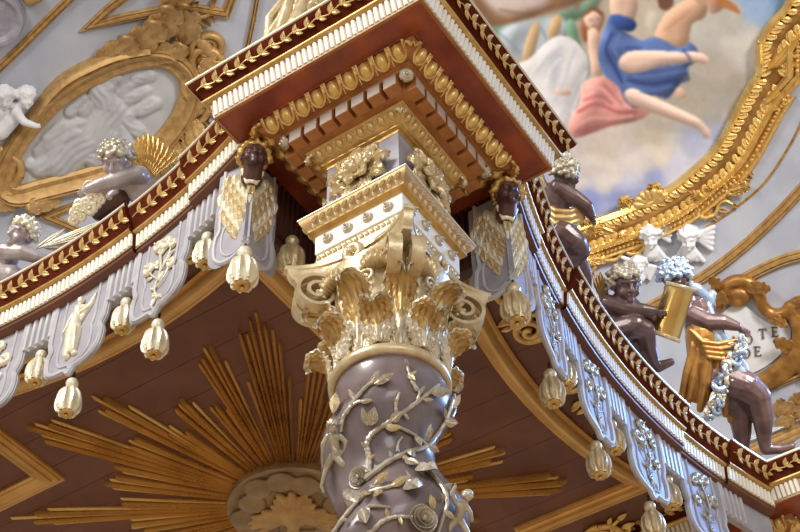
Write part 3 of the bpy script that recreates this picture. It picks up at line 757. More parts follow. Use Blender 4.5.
# ------------------------------------------------------------------ corner face lappets (winged heads)
HM = Matrix((Vector((1, -1, 0)).normalized(), Vector((1, 1, 0)).normalized(), Vector((0, 0, 1)))).transposed().to_4x4()
def herm(pos, label, tl):
    m = HM.copy(); m.translation = Vector(pos)
    root = thing('winged_head_lappet', label, 'lappet', mw=m, group='winged head lappets at the canopy corners')
    for sgn in (-1, 1):
        # wing panel: from the fold outwards; s along the wall
        out = [(0, 1.15), (.33, 1.15), (.335, .55), (.33, .40), (.36, .33), (.37, .2), (.35, .08), (.28, .0), (.18, -.01), (.08, .05), (0, .1)]
        o2 = sm(out[1:], 4); o2 = [(0, 1.15)]+o2
        mp = lambda s, d, z: m @ Vector((sgn*(s*.7071-d*.7071), s*.7071-d*.7071*1.0 if False else s*.7071, z)) + (m.to_3x3() @ Vector((sgn*.7071, -.7071, 0)))*d*0 + (m.to_3x3() @ Vector((sgn*-.0, -1, 0)))*d
        g = G(); n = len(o2)
        V = [mp(s, .03, z) for s, z in o2]+[mp(s, -.01, z) for s, z in o2]
        g.add(V, [tuple(range(n)), tuple(range(2*n-1, n-1, -1))]+[(i, i+n, (i+1) % n+n, (i+1) % n) for i in range(n)])
        g.build('side_panel', MAT['lavender'], root, smooth=False)
        g = G(); g.tube([mp(s-.015*(s > .02), .035, z+.012) for s, z in o2[1:]], .02, 6); g.build('rim', MAT['lavender_rim'], root)
        g = G(); g.tube([mp(s*.78, .035, .07+z*.93) for s, z in o2[4:]], .011, 6); g.build('inner_rim', MAT['lavender_rim'], root)
        # feathers of the folded wing
        k = 0
        for row in range(8):
            zc = 1.0-.09*row
            for j in range(max(1, 5-(row > 2)-(row > 4)-(row > 5)-(row > 6))):
                s = .02+.07*j+.024*row
                mm = Matrix.Translation(mp(s, .055-.003*row, zc+.02*j)) @ m.to_3x3().to_4x4() @ Matrix.Rotation(sgn*PI/4, 4, 'Z') @ Matrix.Rotation(R_(90+sgn*(18-6*j)), 4, 'Y') @ Matrix.Rotation(R_(90), 4, 'X') @ S3(.17, .2, .16)
                put('feather', LEAF['pale_gilt' if (j+row) % 3 else 'white_gilt'], mm, root); k += 1
    c = m @ Vector((0, -.13, .99)); f = (m.to_3x3() @ Vector((0, -1, -.28)))
    pr, cu = head_prims(c, f, (0, 0, 1), .26)
    pr.append(('c', c-Vector((0, 0, .05)), m @ Vector((0, -.03, .85)), .075, .09))
    blob('head', pr, .008, 'face_dark', root, 2)
    blob('hair', [q for q in cu], .009, 'gold', root, 2)
    g2 = [('c', m @ Vector((x, -.11+.5*abs(x), .89)), m @ Vector((x*.55, -.07+.2*abs(x), .77)), .024, .012) for x in (-.075, -.045, -.015, .015, .045, .075)]
    blob('collar', g2, .008, 'white_gilt', root, 1)
    tassel(m @ Vector((0, -.02, -.04)), tl[0], tl[1], .98)
herm((-.54, .95, 7.12), 'winged head with gilt hair on a folded pale lappet, left of capital', ('white tassel hanging below the winged head lappet left of capital', 'w'))
herm((.95, -.54, 7.12), 'winged head on a folded dark lappet in shade, right of capital', ('gilt tassel hanging below the winged head lappet right of capital', 'g'))
tassel((.0, .93, 7.72), 'gilt tassel in the dark between left winged head lappet and capital', 'g', .95)

# ------------------------------------------------------------------ capital
cap_ = thing('capital', 'gilded Corinthian capital with acanthus leaves and corner volutes', 'capital', (0, 0, 5.6))
G().lathe([(.36, 5.66), (.372, 5.7), (.375, 5.95), (.385, 6.2), (.42, 6.4), (.47, 6.52), (.47, 6.57)], 48).build('bell', MAT['pale_gilt'], cap_, angle=60)
G().lathe([(.365, 5.60), (.385, 5.585), (.41, 5.59), (.425, 5.61), (.428, 5.635), (.42, 5.66), (.40, 5.675), (.385, 5.685), (.36, 5.69)], 64).build('astragal', MAT['pale_gilt'], cap_, angle=70)
def abacus_ring(off, z, n=20):
    """concave sided plan"""
    out = []
    for k in range(4):
        R = Matrix.Rotation(k*PI/2, 3, 'Z'); A = .568+off*.8; ch = .05
        for i in range(0, n+1):
            t = -1+2*i/n; out.append(R @ Vector((t*(A-.045), -(.415+off + (A+.0-.415-off)*abs(t)**2.6), z)))
    return out
rings = [abacus_ring(o, z) for o, z in ((-.3, 6.69), (0, 6.69), (.004, 6.672), (0, 6.655), (-.018, 6.648), (-.022, 6.625), (-.034, 6.59), (-.055, 6.555), (-.07, 6.545), (-.074, 6.52), (-.3, 6.52))]
g = G(); g.grid(rings, cv=True); g.build('abacus', MAT['pale_gilt'], cap_, angle=35)
def lf_env(v): return (.5+.5*math.sin(PI/2*min(1, v/.62)))*(1 if v < .78 else math.sqrt(max(0, 1-((v-.78)/.23)**2)))
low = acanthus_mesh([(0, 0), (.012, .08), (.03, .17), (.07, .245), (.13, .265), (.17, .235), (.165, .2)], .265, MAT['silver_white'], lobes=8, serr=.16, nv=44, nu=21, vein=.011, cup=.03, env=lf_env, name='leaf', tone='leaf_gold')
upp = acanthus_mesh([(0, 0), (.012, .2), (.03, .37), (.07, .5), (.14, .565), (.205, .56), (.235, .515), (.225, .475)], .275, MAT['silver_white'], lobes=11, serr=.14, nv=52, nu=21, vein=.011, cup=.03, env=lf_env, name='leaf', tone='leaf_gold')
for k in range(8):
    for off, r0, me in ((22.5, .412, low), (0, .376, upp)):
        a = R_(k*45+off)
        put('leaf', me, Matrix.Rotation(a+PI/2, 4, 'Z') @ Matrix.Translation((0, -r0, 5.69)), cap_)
# volutes
def ribbon(g, pts, w, t, fr):
    """pts 2D (radial, z); fr = matrix for (radial, lateral, z)"""
    n = len(pts); P = []
    for i in range(n):
        a = Vector(pts[max(0, i-1)]); b = Vector(pts[min(n-1, i+1)]); d = (b-a).normalized(); nn = Vector((d.y, -d.x))
        wi = w[i] if hasattr(w, '__len__') else w
        row = []
        for l, h in ((-1, -1), (-1, 1), (-.72, 1), (-.6, .1), (.6, .1), (.72, 1), (1, 1), (1, -1)):
            row.append(fr @ Vector((pts[i][0]+nn.x*h*t, l*wi, pts[i][1]+nn.y*h*t)))
        P.append(row)
    b0 = len(g.v); g.grid(P, cv=True); g.f.append(tuple(b0+j for j in range(8))); g.f.append(tuple(b0+(n-1)*8+7-j for j in range(8)))
sp = [(.39, 6.0), (.395, 6.14), (.40, 6.27), (.405, 6.38), (.42, 6.46)]
cx, cz, R0 = .535, 6.385, .146
spi = []
for i in range(60):
    t = i/59; a = R_(128) - t*2*PI*1.75; r = R0*(1-t)**.8+.026; spi.append((cx+r*math.cos(a), cz+r*math.sin(a)))
pts2 = [(p.x, p.y) for p in catmull([Vector((a, b, 0)) for a, b in sp+[spi[0], spi[2]]][:6], 5)][:-1]+spi
for k in range(4):
    base = Matrix.Rotation(R_(225+90*k), 4, 'Z')
    for sgn in (-1, 1):
        fr = base @ Matrix.Translation((0, sgn*.035, 0)) @ Matrix.Rotation(R_(sgn*4), 4, 'Z')
        g = G(); ribbon(g, pts2, [.048]*len(pts2), .014, fr)
        v = g.build('volute', MAT['pale_gilt'], cap_, angle=50)
        g = G(); g.ell(fr @ Vector((cx, 0, cz)), (.026, .026, .026)); g.ell(fr @ Vector((cx, 0, cz)), (.02, .056, .02), base.to_3x3()); g.build('eye', MAT['white_gilt'], v)
    # leaf that carries the volute
    # side: flower and ringed horns
    side = Matrix.Rotation(R_(90*k), 4, 'Z')
    put('flower', flower_mesh(MAT['pale_gilt'], 5, .095, .04, name='flower', centre=.28) if k == 0 else bpy.data.meshes['flower_cap'], side @ Matrix.Translation((0.0, -.445, 6.605)) @ Matrix.Rotation(R_(12), 4, 'X'), cap_)
    if k == 0: bpy.data.objects[[o.name for o in cap_.children if o.name.startswith('flower')][0]].data.name = 'flower_cap'
    for sgn in (-1, 1):
        P = catmull([(sgn*.03, -.40, 6.43), (sgn*.10, -.425, 6.45), (sgn*.18, -.435, 6.445), (sgn*.26, -.42, 6.41), (sgn*.31, -.39, 6.35)], 12)
        n = len(P); g = G(); g.tube([side @ p for p in P], [(.058*math.sin(PI*(.12+.8*i/n))+.004)*(1+.22*math.cos(i*1.25)) for i in range(n)], 10); g.build('ringed_stalk', MAT['pale_gilt'], cap_, angle=80)
        g = G()
        for q, (rr_, dz) in enumerate(((.07, 0), (.045, .0))):
            pass
        hp = []
        for i in range(40):
            t = i/39; a = R_(200)-t*2*PI*1.6; r = .07*(1-t)+.008; hp.append((sgn*(.09+r*math.cos(a)), -.42, 6.33+r*math.sin(a)))
        g.tube([side @ Vector(p) for p in hp], [.018-.008*i/39 for i in range(40)], 7); g.build('helix', MAT['pale_gilt'], cap_, angle=80)
# ------------------------------------------------------------------ twisted column with rose branches
HOR_R = Vector((math.sin(YAW), -math.cos(YAW), 0)); HOR_T = -Vector((math.cos(YAW), math.sin(YAW), 0))
def shaft_c(z):
    ph = 2*PI*(z-4.5)/1.02; am = .09*min(1, max(0, (5.62-z)/.45))
    return (HOR_R*math.cos(ph) - HOR_T*math.sin(ph))*am
def shaft_r(z): return .372 + .012*math.cos(2*PI*(z-4.5)/1.02) + .02*min(1, max(0, (5.7-z)/1.0))
col = thing('column', 'twisted mauve marble column entwined with carved rose branches', 'column', (0, 0, FLOOR+.8))
g = G(); rows = []
for i in range(151):
    z = 5.62-(5.62-(FLOOR+.8))*i/150; c = shaft_c(z); r = shaft_r(z)
    rows.append([c+Vector((r*math.cos(2*PI*j/56), r*math.sin(2*PI*j/56), z)) for j in range(56)])
g.grid(rows, cv=True); g.build('shaft', MAT['column_marble'], col, angle=180)
g = G().lathe([(0, -.8), (.62, -.8), (.62, -.62), (.55, -.58), (.55, -.2), (.6, -.16), (.6, -.08), (.5, -.05), (.53, .02), (.5, .08), (.42, .12), (.3, .14)], 40, (0, 0, FLOOR+.8)); g.build('base', MAT['pale_gilt'], col, angle=40)
def hit(u, v, out=0.0):
    d = ray(u, v); lo = None; t = 7.5
    while t < 13:
        P = CAM+d*t; c = shaft_c(P.z); q = math.hypot(P.x-c.x, P.y-c.y)-shaft_r(P.z)-out
        if q < 0: return P
        t += .004
    # beyond the silhouette: closest approach
    best = min((abs(math.hypot((CAM+d*tt).x-shaft_c((CAM+d*tt).z).x, (CAM+d*tt).y-shaft_c((CAM+d*tt).z).y)-shaft_r((CAM+d*tt).z)), tt) for tt in [7.5+.01*k for k in range(550)])
    return CAM+d*best[1]
def snorm(P): c = shaft_c(P.z); return Vector((P.x-c.x, P.y-c.y, 0)).normalized()
zp = lambda a: [(300+x/2.77, 340+y/2.77) for x, y in a]
VINES = [(zp([(88, 540), (130, 480), (185, 425), (250, 405), (300, 385)]), 1.0),
 (zp([(180, 385), (240, 340), (300, 310), (350, 295), (385, 255), (412, 205), (424, 160)]), 1.25),
 (zp([(190, 370), (190, 320), (185, 290), (200, 260), (235, 235), (265, 215), (300, 190), (340, 160), (385, 125)]), 1.3),
 (zp([(230, 237), (270, 240), (320, 265), (352, 290)]), .9), (zp([(112, 255), (120, 215), (140, 185), (165, 170), (200, 168)]), .95),
 (zp([(125, 205), (160, 155), (195, 120), (245, 105)]), 1.0), (zp([(325, 140), (305, 100), (295, 62)]), .9), (zp([(268, 212), (266, 180), (275, 145)]), .8),
 (zp([(285, 325), (340, 350), (390, 400), (408, 450), (392, 505), (380, 540)]), 1.1), (zp([(190, 540), (225, 505), (262, 490), (310, 490)]), 1.1),
 (zp([(320, 180), (330, 150), (322, 128)]), .7), (zp([(190, 460), (220, 460), (250, 463)]), .7), (zp([(270, 310), (272, 285), (283, 270)]), .7), (zp([(420, 215), (430, 190), (428, 150)]), .8)]
for pts, k in VINES:
    C = catmull([Vector((a, b, 0)) for a, b in pts], 7); W_ = []
    for p in C: P = hit(p.x, p.y, .016); W_.append(P)
    n = len(W_); g = G(); g.tube(W_, [k*(.0165-.007*i/n)*(1+.15*math.sin(i*1.9)) for i in range(n)], 7); g.build('branch', MAT['silver_gilt'], col)
vl = [small_leaf(MAT['silver_gilt'], 1, .46, .2, .18), small_leaf(MAT['silver_gilt'], 1, .62, .26, .3), small_leaf(MAT['pale_gilt'], 1, .5, .22, .22)]
def pleaf(a, b, k, me):
    P = hit(*a, .02); Q = hit(*b, .035); n = snorm(P); x = (Q-P); L = x.length
    put('leaf', me, frame(P, x, n.cross(x)) @ S3(L, L*k, L*k), col)
LV = [((205, 122), (262, 100), 1), ((196, 118), (222, 92), .9), ((92, 205), (112, 155), 1.2), ((188, 240), (172, 188), .9), ((192, 238), (214, 190), 1.2), ((235, 242), (280, 250), 1.1), ((322, 262), (330, 298), 1.2), ((352, 285), (352, 232), .8),
      ((205, 400), (250, 375), 1.3), ((290, 330), (330, 352), 1.0), ((330, 350), (372, 385), 1.1), ((250, 405), (300, 385), 1.0), ((295, 390), (340, 398), .9), ((300, 392), (330, 432), 1.3), ((372, 470), (352, 432), 1.3), ((170, 465), (190, 515), 1.2), ((300, 68), (285, 58), 1.6), ((300, 95), (318, 118), .9),
      ((360, 145), (412, 148), .9), ((250, 225), (282, 205), 1.3), ((195, 420), (170, 440), 1.2), ((352, 290), (378, 315), 1.4), ((165, 170), (205, 172), .7), ((425, 190), (434, 150), .8), ((105, 330), (95, 290), 1.0), ((210, 205), (200, 240), .8), ((270, 180), (260, 160), .8), ((140, 500), (160, 480), .9), ((400, 470), (420, 500), 1.0), ((245, 492), (238, 465), .9)]
LV += [((150, 165), (138, 140), .9), ((222, 108), (250, 120), .8), ((340, 165), (368, 168), .8), ((285, 200), (300, 222), .9), ((190, 300), (168, 285), .9), ((192, 330), (212, 318), .9), ((255, 332), (248, 308), .9), ((310, 306), (300, 330), .9), ((400, 225), (425, 232), .9), ((405, 215), (390, 190), .9), ((160, 450), (140, 432), .9), ((215, 415), (222, 440), 1.0), ((395, 410), (418, 402), 1.0), ((404, 440), (384, 428), .9), ((275, 488), (282, 515), .9), ((120, 215), (100, 222), .9), ((132, 495), (112, 505), .9), ((300, 100), (322, 88), .8), ((330, 150), (345, 128), .8)]
for i, (a, b, k) in enumerate(LV): pleaf(*zp([a]), *zp([b]), k, vl[i % 3])
def rose_mesh(mt):
    g = G()
    for t in range(4):
        R = 1-.22*t; n = 3
        for k in range(n):
            a0 = 2*PI*k/n+t*.95; P = []
            for i in range(5):
                q = i/4; row = []
                for j in range(7):
                    a = a0+(-1+2*j/6)*1.1; r = R*(.35+.65*math.sin(q*PI/2)) + (.06 if i == 4 else 0)
                    row.append((r*math.cos(a), -(.12+.16*t+.42*q**1.5*(1-.45*(-1+2*j/6)**2)), r*math.sin(a)))
                P.append(row)
            g.grid(P); g.grid([[(x*.9, y+.03, z*.9) for x, y, z in r] for r in P], flip=True); g.grid([P[-1], [(x*.9, y+.03, z*.9) for x, y, z in P[-1]]])
    g.ell((0, -.6, 0), (.22, .22, .22))
    return g.mesh('rose', MAT[mt], angle=60)
rm = rose_mesh('silver_gilt')
for (a, s) in (((170, 385), .072), ((335, 500), .085)):
    P = hit(*zp([a])[0], .0); n = (snorm(P)+(-FWD)*.4).normalized(); x = Vector((0, 0, 1)).cross(n)
    put('rose', rm, frame(P, x, -n) @ S3(s), col)

# ------------------------------------------------------------------ carved figures
def recolour(me, name, mt):
    c = me.copy(); c.name = name; c.materials.clear(); c.materials.append(MAT[mt]); return c
class Fig:
    def __init__(s, name, label, cat, ref, base, group=None):
        s.t = 1.0; s.ref = Vector(ref); s.k = (s.ref-CAM).dot(FWD)/FPX; s.body = []; s.root = thing(name, label, cat, base, group)
    def J(s, u, v, d=0.0): return at_depth(u, v, s.ref, d)
    def c(s, a, b, ra, rb, lst=None):
        (s.body if lst is None else lst).append(('c', s.J(*a), s.J(*b), ra*s.k*s.t, rb*s.k*s.t))
    def e(s, a, r, lst=None):
        r = r if hasattr(r, '__len__') else (r, r, r)
        (s.body if lst is None else lst).append(('e', s.J(*a), tuple(x*s.k for x in r), Matrix((RGT, FWD, UPV)).transposed()))
    def chain(s, pts, lst=None):
        for (a, ra), (b, rb) in zip(pts, pts[1:]): s.c(a, b, ra, rb, lst)
    def hand(s, a, dirn, size, lst=None, spread=.35, curl=.5):
        """palm at a, fingers towards dirn (view right, up, fwd)"""
        P = s.J(*a); d = (RGT*dirn[0]+UPV*dirn[1]+FWD*dirn[2]).normalized(); n = d.cross(FWD); n = n.normalized() if n.length > .1 else RGT
        b = d.cross(n).normalized(); z = size*s.k; L = lst if lst is not None else s.body
        L.append(('e', P, (z*.42, z*.5, z*.28), Matrix((n, d, b)).transposed()))
        for i, ln in enumerate((.62, .72, .68, .5)):
            o = n*z*(-.33+.22*i); m1 = P+o+d*z*.4; m2 = m1+(d+n*(-.15+.1*i)*spread+b*-.1).normalized()*z*ln*.55; m3 = m2+(d*(1-curl)+b*curl).normalized()*z*ln*.5
            L.append(('c', m1, m2, z*.11, z*.095)); L.append(('c', m2, m3, z*.095, z*.075))
        t1 = P-n*z*.36+d*z*.05; t2 = t1+(d*.6-n*.7+b*.2).normalized()*z*.42; L.append(('c', t1, t2, z*.13, z*.1)); L.append(('c', t2, t2+d*z*.28, z*.1, z*.08))
    def head(s, a, r, f, up, mt_hair, vox=.008, name='hair'):
        c = s.J(*a); fv = RGT*f[0]+UPV*f[1]+FWD*f[2]; uv = RGT*up[0]+UPV*up[1]+FWD*up[2]
        pr, cu = head_prims(c, fv, uv, r*s.k*2.2); s.body += pr
        blob(name, cu, vox*.9, mt_hair, s.root, 1)
    def done(s, mt, vox=.0095, name='body'): return blob(name, s.body, vox, mt, s.root, 3)
    def part(s, name, lst, mt, vox=.01, sm_=2): return blob(name, lst, vox, mt, s.root, sm_)
    def wing(s, base, tips, mt, size, name='wing'):
        """feathers fanned between base and tip points (px)"""
        w = None
        l = []; B = s.J(*base)
        for t in tips[:]: l.append(('c', B, B.lerp(s.J(*t), .55), 3.2*s.k, 1.5*s.k))
        w = blob(name, l, .012, mt, s.root, 2)
        n = len(tips)
        for row, (f0, f1, sc) in enumerate(((.0, .62, .8), (.3, .86, .9), (.5, 1.02, 1.0))):
            for i in range(n*2-1):
                q = i/2; i0 = int(q); i1 = min(i0+1, n-1); T = s.J(*tips[i0]).lerp(s.J(*tips[i1]), q-i0)
                a = B.lerp(T, f0)-FWD*(.03-.008*row); b = B.lerp(T, f1)-FWD*(.02-.008*row); x = b-a; L = x.length
                put('feather', LEAF[mt], frame(a, x, (-FWD).cross(x)) @ S3(L, size, size*.8), w)
# left putto leaning on the cornice
f = Fig('putto', 'carved putto with one gilt wing leaning over the left cornice', 'statue', at_x(137, 185, .0), at_x(150, 200, .0))
f.t = 1.2; f.head((116, 161, -.12), 15, (-.12, -.42, -.9), (.05, 1, -.1), 'silver_gilt')
f.c((120, 170, -.08), (130, 176, -.02), 6, 8); f.chain([((133, 178, .0), 12), ((142, 190, .0), 13.5), ((156, 203, .08), 14), ((172, 212, .2), 14)])
f.c((128, 172, -.08), (140, 176, -.1), 8, 9)
f.chain([((136, 174, -.16), 8), ((114, 181, -.22), 7), ((98, 186, -.24), 6.2), ((88, 189, -.24), 4.2)]); f.hand((84, 191, -.24), (-.8, -.5, 0), 7)
f.chain([((128, 180, .02), 8), ((120, 192, .0), 7), ((112, 197, -.05), 5.5)])
f.chain([((170, 212, .2), 12), ((190, 208, .3), 10), ((205, 212, .34), 6)])
f.done('flesh_silver')
f.wing((143, 182, .05), [(132, 148, .1), (138, 138, .12), (148, 134, .12), (158, 139, .14), (168, 147, .16), (180, 153, .18), (172, 162, .16), (162, 168, .14), (154, 176, .1)], 'gold', .34)
l = []; 
for i in range(14): a = 2*PI*i/14; l.append(('c', f.J(89+5.5*math.cos(a), 188+7*math.sin(a), -.25), f.J(89+5.5*math.cos(a+.45), 188+7*math.sin(a+.45), -.25), 1.3*f.k, 1.3*f.k))
f.part('sleeve_hem', l, 'white_gilt', .008, 1)
l = []
f.chain([((120, 198, -.02), 9), ((108, 204, .02), 9), ((100, 212, .06), 8)], l); f.part('drapery', l, 'dark_wood', .012)
ga = thing('flower_bunch', 'pale gilt bunch of leaves and flowers held by the left putto', 'flowers', at_depth(86, 205, f.ref, -.2))
for i, (u, v, s) in enumerate([(98, 196, 7), (92, 198, 7), (86, 203, 8), (80, 205, 7), (84, 211, 7), (90, 208, 8), (96, 203, 8), (76, 213, 7), (82, 217, 6), (74, 220, 6), (101, 200, 6), (78, 209, 6)]):
    m = frame(at_depth(u, v, f.ref, -.22-.01*(i % 3)), RGT, FWD) @ Matrix.Rotation(i*1.1, 4, 'Y') @ S3(s*f.k/.075)
    put('flower', fl5 if i % 2 else fl6, m, ga)
# left edge putto
f = Fig('putto', 'carved putto with pale curls at the left edge of the picture', 'statue', at_x(20, 250, .1), at_x(10, 290, .1))
f.t = 1.15; f.head((22, 235, -.1), 13.5, (-.6, .25, -.75), (.15, 1, -.1), 'white_gilt')
f.c((20, 244, -.05), (12, 252, 0), 6, 8); f.chain([((6, 256, .0), 12), ((0, 272, .05), 13), ((-8, 290, .1), 13)])
f.chain([((4, 251, -.1), 8), ((22, 252, -.18), 7.5), ((36, 257, -.18), 5.8), ((46, 259, -.16), 4)]); f.hand((50, 260, -.15), (1, -.1, 0), 6.5)
f.chain([((-4, 275, -.1), 10), ((12, 276, -.2), 10), ((22, 286, -.15), 8), ((30, 300, -.1), 6)]); f.chain([((-12, 285, 0), 10), ((0, 285, -.1), 9), ((15, 298, .0), 7)])
f.chain([((0, 254, .0), 7.5), ((-14, 260, -.05), 6.5), ((-20, 270, -.1), 5)])
f.done('flesh_silver')
pa = thing('palm_branch', 'pale gilt palm leaves fanned behind the left edge putto', 'palm branch', at_depth(45, 250, f.ref, .1))
for i, (u, v) in enumerate([(66, 228), (82, 231), (96, 226), (104, 220), (100, 232), (88, 240), (72, 246), (60, 250)]):
    a = at_depth(34+i*1.2, 250-i*.5, f.ref, .12+.02*(i % 2)); b = at_depth(u, v, f.ref, .2+.02*(i % 2)); x = b-a
    put('palm_leaf', LEAF['white_gilt'], frame(a, x, (-FWD).cross(x)) @ S3(x.length, .11, .08), pa)

# right: putto beside the block
f = Fig('putto', 'dark carved putto with a gilt sash sitting beside the block, right of it', 'statue', at_y(562, 205, .05), at_y(565, 260, .0))
f.t = 1.22; f.head((566, 174, -.02), 13.5, (.75, -.1, .5), (.1, 1, -.1), 'silver_gilt')
f.c((563, 182, 0), (558, 190, 0), 6, 8); f.chain([((556, 194, .0), 11), ((556, 206, .02), 12), ((560, 222, .02), 13.5), ((562, 236, .02), 14)])
f.chain([((558, 188, -.06), 8), ((574, 198, -.1), 7.2), ((586, 206, -.1), 6), ((591, 215, -.08), 4.2)]); f.hand((593, 219, -.08), (.3, -1, 0), 6.5)
f.chain([((552, 190, .06), 7), ((541, 205, .1), 6.5), ((536, 220, .1), 5)])
f.chain([((562, 234, -.08), 13), ((574, 243, -.12), 11), ((580, 250, -.1), 9), ((572, 262, -.06), 7.5), ((568, 285, .0), 5.5), ((566, 300, .0), 4.5)])
f.chain([((560, 240, .1), 12), ((574, 258, .14), 10), ((583, 272, .14), 7.5), ((585, 295, .14), 5.5)])
f.done('flesh_dark')
l = []
for i in range(5): f.chain([((546, 204+i*2.6, -.05), 2.0), ((556, 211+i*3.2, -.15+.02*(i % 2)), 2.3), ((570, 212+i*2.9, -.15+.02*(i % 2)), 2.3), ((584, 205+i*3.4, -.05), 1.8)], l)
f.part('sash', l, 'scroll_gold', .008, 1)
f.wing((548, 195, .05), [(533, 160, .08), (538, 172, .08), (541, 186, .08), (545, 203, .05)], 'pale_gilt', .22)
# right: putto with the tablet
f = Fig('putto', 'dark putto with pale curls sitting on the right cornice, reaching for the tablet', 'statue', at_y(622, 310, .0), at_y(620, 345, .0))
f.t = 1.15; f.head((625, 286, -.08), 15.5, (.28, -.1, -.95), (.0, 1, -.12), 'silver_gilt')
f.c((625, 294, 0), (620, 303, .02), 7, 9); f.chain([((619, 307, .03), 12.5), ((617, 322, .05), 13), ((612, 336, .06), 14)])
f.chain([((608, 303, -.06), 8), ((626, 308, -.14), 7.5), ((642, 310, -.16), 6.2), ((654, 311, -.14), 4.4)]); f.hand((658, 312, -.13), (1, -.15, 0), 7.5)
f.chain([((628, 302, .06), 7.5), ((642, 314, .05), 6.5), ((652, 318, .0), 5)])
f.chain([((614, 332, -.08), 12), ((634, 326, -.18), 11), ((645, 330, -.18), 9), ((648, 346, -.12), 7.5), ((654, 362, -.08), 5), ((658, 367, -.08), 5), ((671, 362, -.1), 3.5)])
f.chain([((612, 340, .0), 12), ((632, 346, -.02), 10), ((642, 350, .0), 8.5), ((650, 372, .04), 6), ((656, 386, .04), 4.5)])
f.done('flesh_dark')
f.wing((606, 305, .08), [(594, 278, .1), (600, 272, .1), (606, 280, .1), (607, 292, .08)], 'dull_gold', .2)
tb = thing('tablet', 'gilt curved tablet propped between the right putto and silver-haired angel', 'tablet', at_depth(665, 335, f.ref, .0))
P = []
for i in range(13):
    t = i/12; row = []; bul = -.10*math.sin(PI*t)
    for (u, v) in ((667+28*t, 283+7*t), (649+30*t, 330+11*t)): row.append(at_depth(u, v, f.ref, -.02+bul))
    P.append(row)
g = G(); g.grid(P); g.grid([[p+FWD*.03 for p in r] for r in P], flip=True)
for e_ in ([r[0] for r in P], [r[1] for r in P]): g.grid([[p, p+FWD*.03] for p in e_])
g.grid([P[0], [p+FWD*.03 for p in P[0]]]); g.grid([P[-1], [p+FWD*.03 for p in P[-1]]]); g.build('plate', MAT['polished_gold'], tb, angle=60)
for e_ in ([r[0] for r in P], [r[1] for r in P]):
    g = G(); g.tube(e_, .025, 8); g.build('rolled_edge', MAT['pale_gilt'], tb)
# right: seated angel
f = Fig('angel', 'silver-haired angel in gilt and blue drapery seated at the right end', 'statue', at_y(715, 345, .15), at_y(740, 430, .1))
f.t = 1.15; f.head((675, 279, -.05), 15, (-.25, -.55, -.6), (-.1, 1, -.2), 'steel_blue', .009)
f.c((680, 290, .0), (690, 302, .02), 7, 9); f.chain([((696, 308, .04), 14), ((702, 328, .05), 15), ((708, 350, .06), 15), ((716, 372, .06), 17)])
f.chain([((690, 314, -.08), 9), ((706, 322, -.16), 8.5), ((722, 322, -.18), 7), ((736, 326, -.18), 4.6)]); f.hand((742, 330, -.18), (.9, -.55, 0), 9)
f.chain([((706, 304, .12), 9), ((698, 292, .05), 7), ((694, 286, -.02), 5)])
f.chain([((722, 378, -.1), 16), ((745, 386, -.2), 14), ((758, 396, -.2), 11.5), ((763, 418, -.14), 9.5), ((764, 440, -.08), 6), ((766, 449, -.08), 5.5), ((780, 449, -.1), 4.5), ((792, 446, -.12), 3)])
f.chain([((716, 385, .05), 15), ((732, 402, .0), 13), ((740, 414, .0), 11), ((742, 432, .04), 8.5), ((742, 452, .08), 6)])
for i in range(5): f.c((786+i*1.2, 449.5-i*1.3, -.14+.012*i), (793+i*.6, 447.5-i*1.4, -.15+.012*i), 1.7, 1.3)
f.done('flesh_dark', .011)
l = []
for i in range(12):
    wv = math.sin(i*1.9); dd = -.2+.05*(i % 2)+.01*abs(i-5)
    f.chain([((696+i*2.0, 326+i*1.2, dd+.04), 2.2), ((693+i*3.0+wv, 346+i*1.8, dd-.06), 2.8+wv*.5), ((686+i*4.0+wv*2, 372+i*2.4+wv*2, dd-.04), 3.0+wv*.7), ((681+i*4.4+wv*1.5, 398+i*1.6+wv*5, dd+.04), 2.6+wv*.6)], l)
for i in range(4): f.chain([((690+i*2, 330+i*4, -.22), 1.8), ((702+i*2, 342+i*5, -.28), 2.4), ((718+i*2, 344+i*5, -.28), 2.4), ((736, 340+i*6, -.18), 1.6)], l)
f.chain([((700, 335, -.08), 13), ((704, 360, -.06), 14), ((700, 392, .0), 11)], l)
f.part('gilt_skirt', l, 'bronze_gold', .009, 1)
l = []
for i in range(7): f.chain([((686+i*3.6, 298+i*1.2, -.08+.03*(i % 2)), 3.2), ((690+i*4.2, 314+i*1.6, -.14+.04*(i % 2)), 3.8), ((700+i*4.6, 332+i*2.0, -.15+.04*(i % 2)), 3.6), ((712+i*5.4, 346+i*3.4, -.14+.04*(i % 2)), 3.2), ((722+i*4.8, 366+i*4.4, -.2), 2.6)], l)
f.chain([((692, 286, -.02), 5), ((698, 290, -.04), 5.5), ((704, 296, -.04), 5.5), ((709, 302, -.02), 5), ((712, 294, .0), 4)], l)
for i in range(5): f.chain([((724+i*3, 374+i*1.6, -.2), 4), ((736+i*3, 366+i*5, -.26), 4), ((750+i*1.5, 382+i*5, -.24), 4)], l)
f.part('blue_drapery', l, 'steel_blue', .009, 1)
gl = thing('garland', 'silvery garland of flowers hanging from the angel\'s outstretched hand', 'garland', at_depth(725, 380, f.ref, -.3))
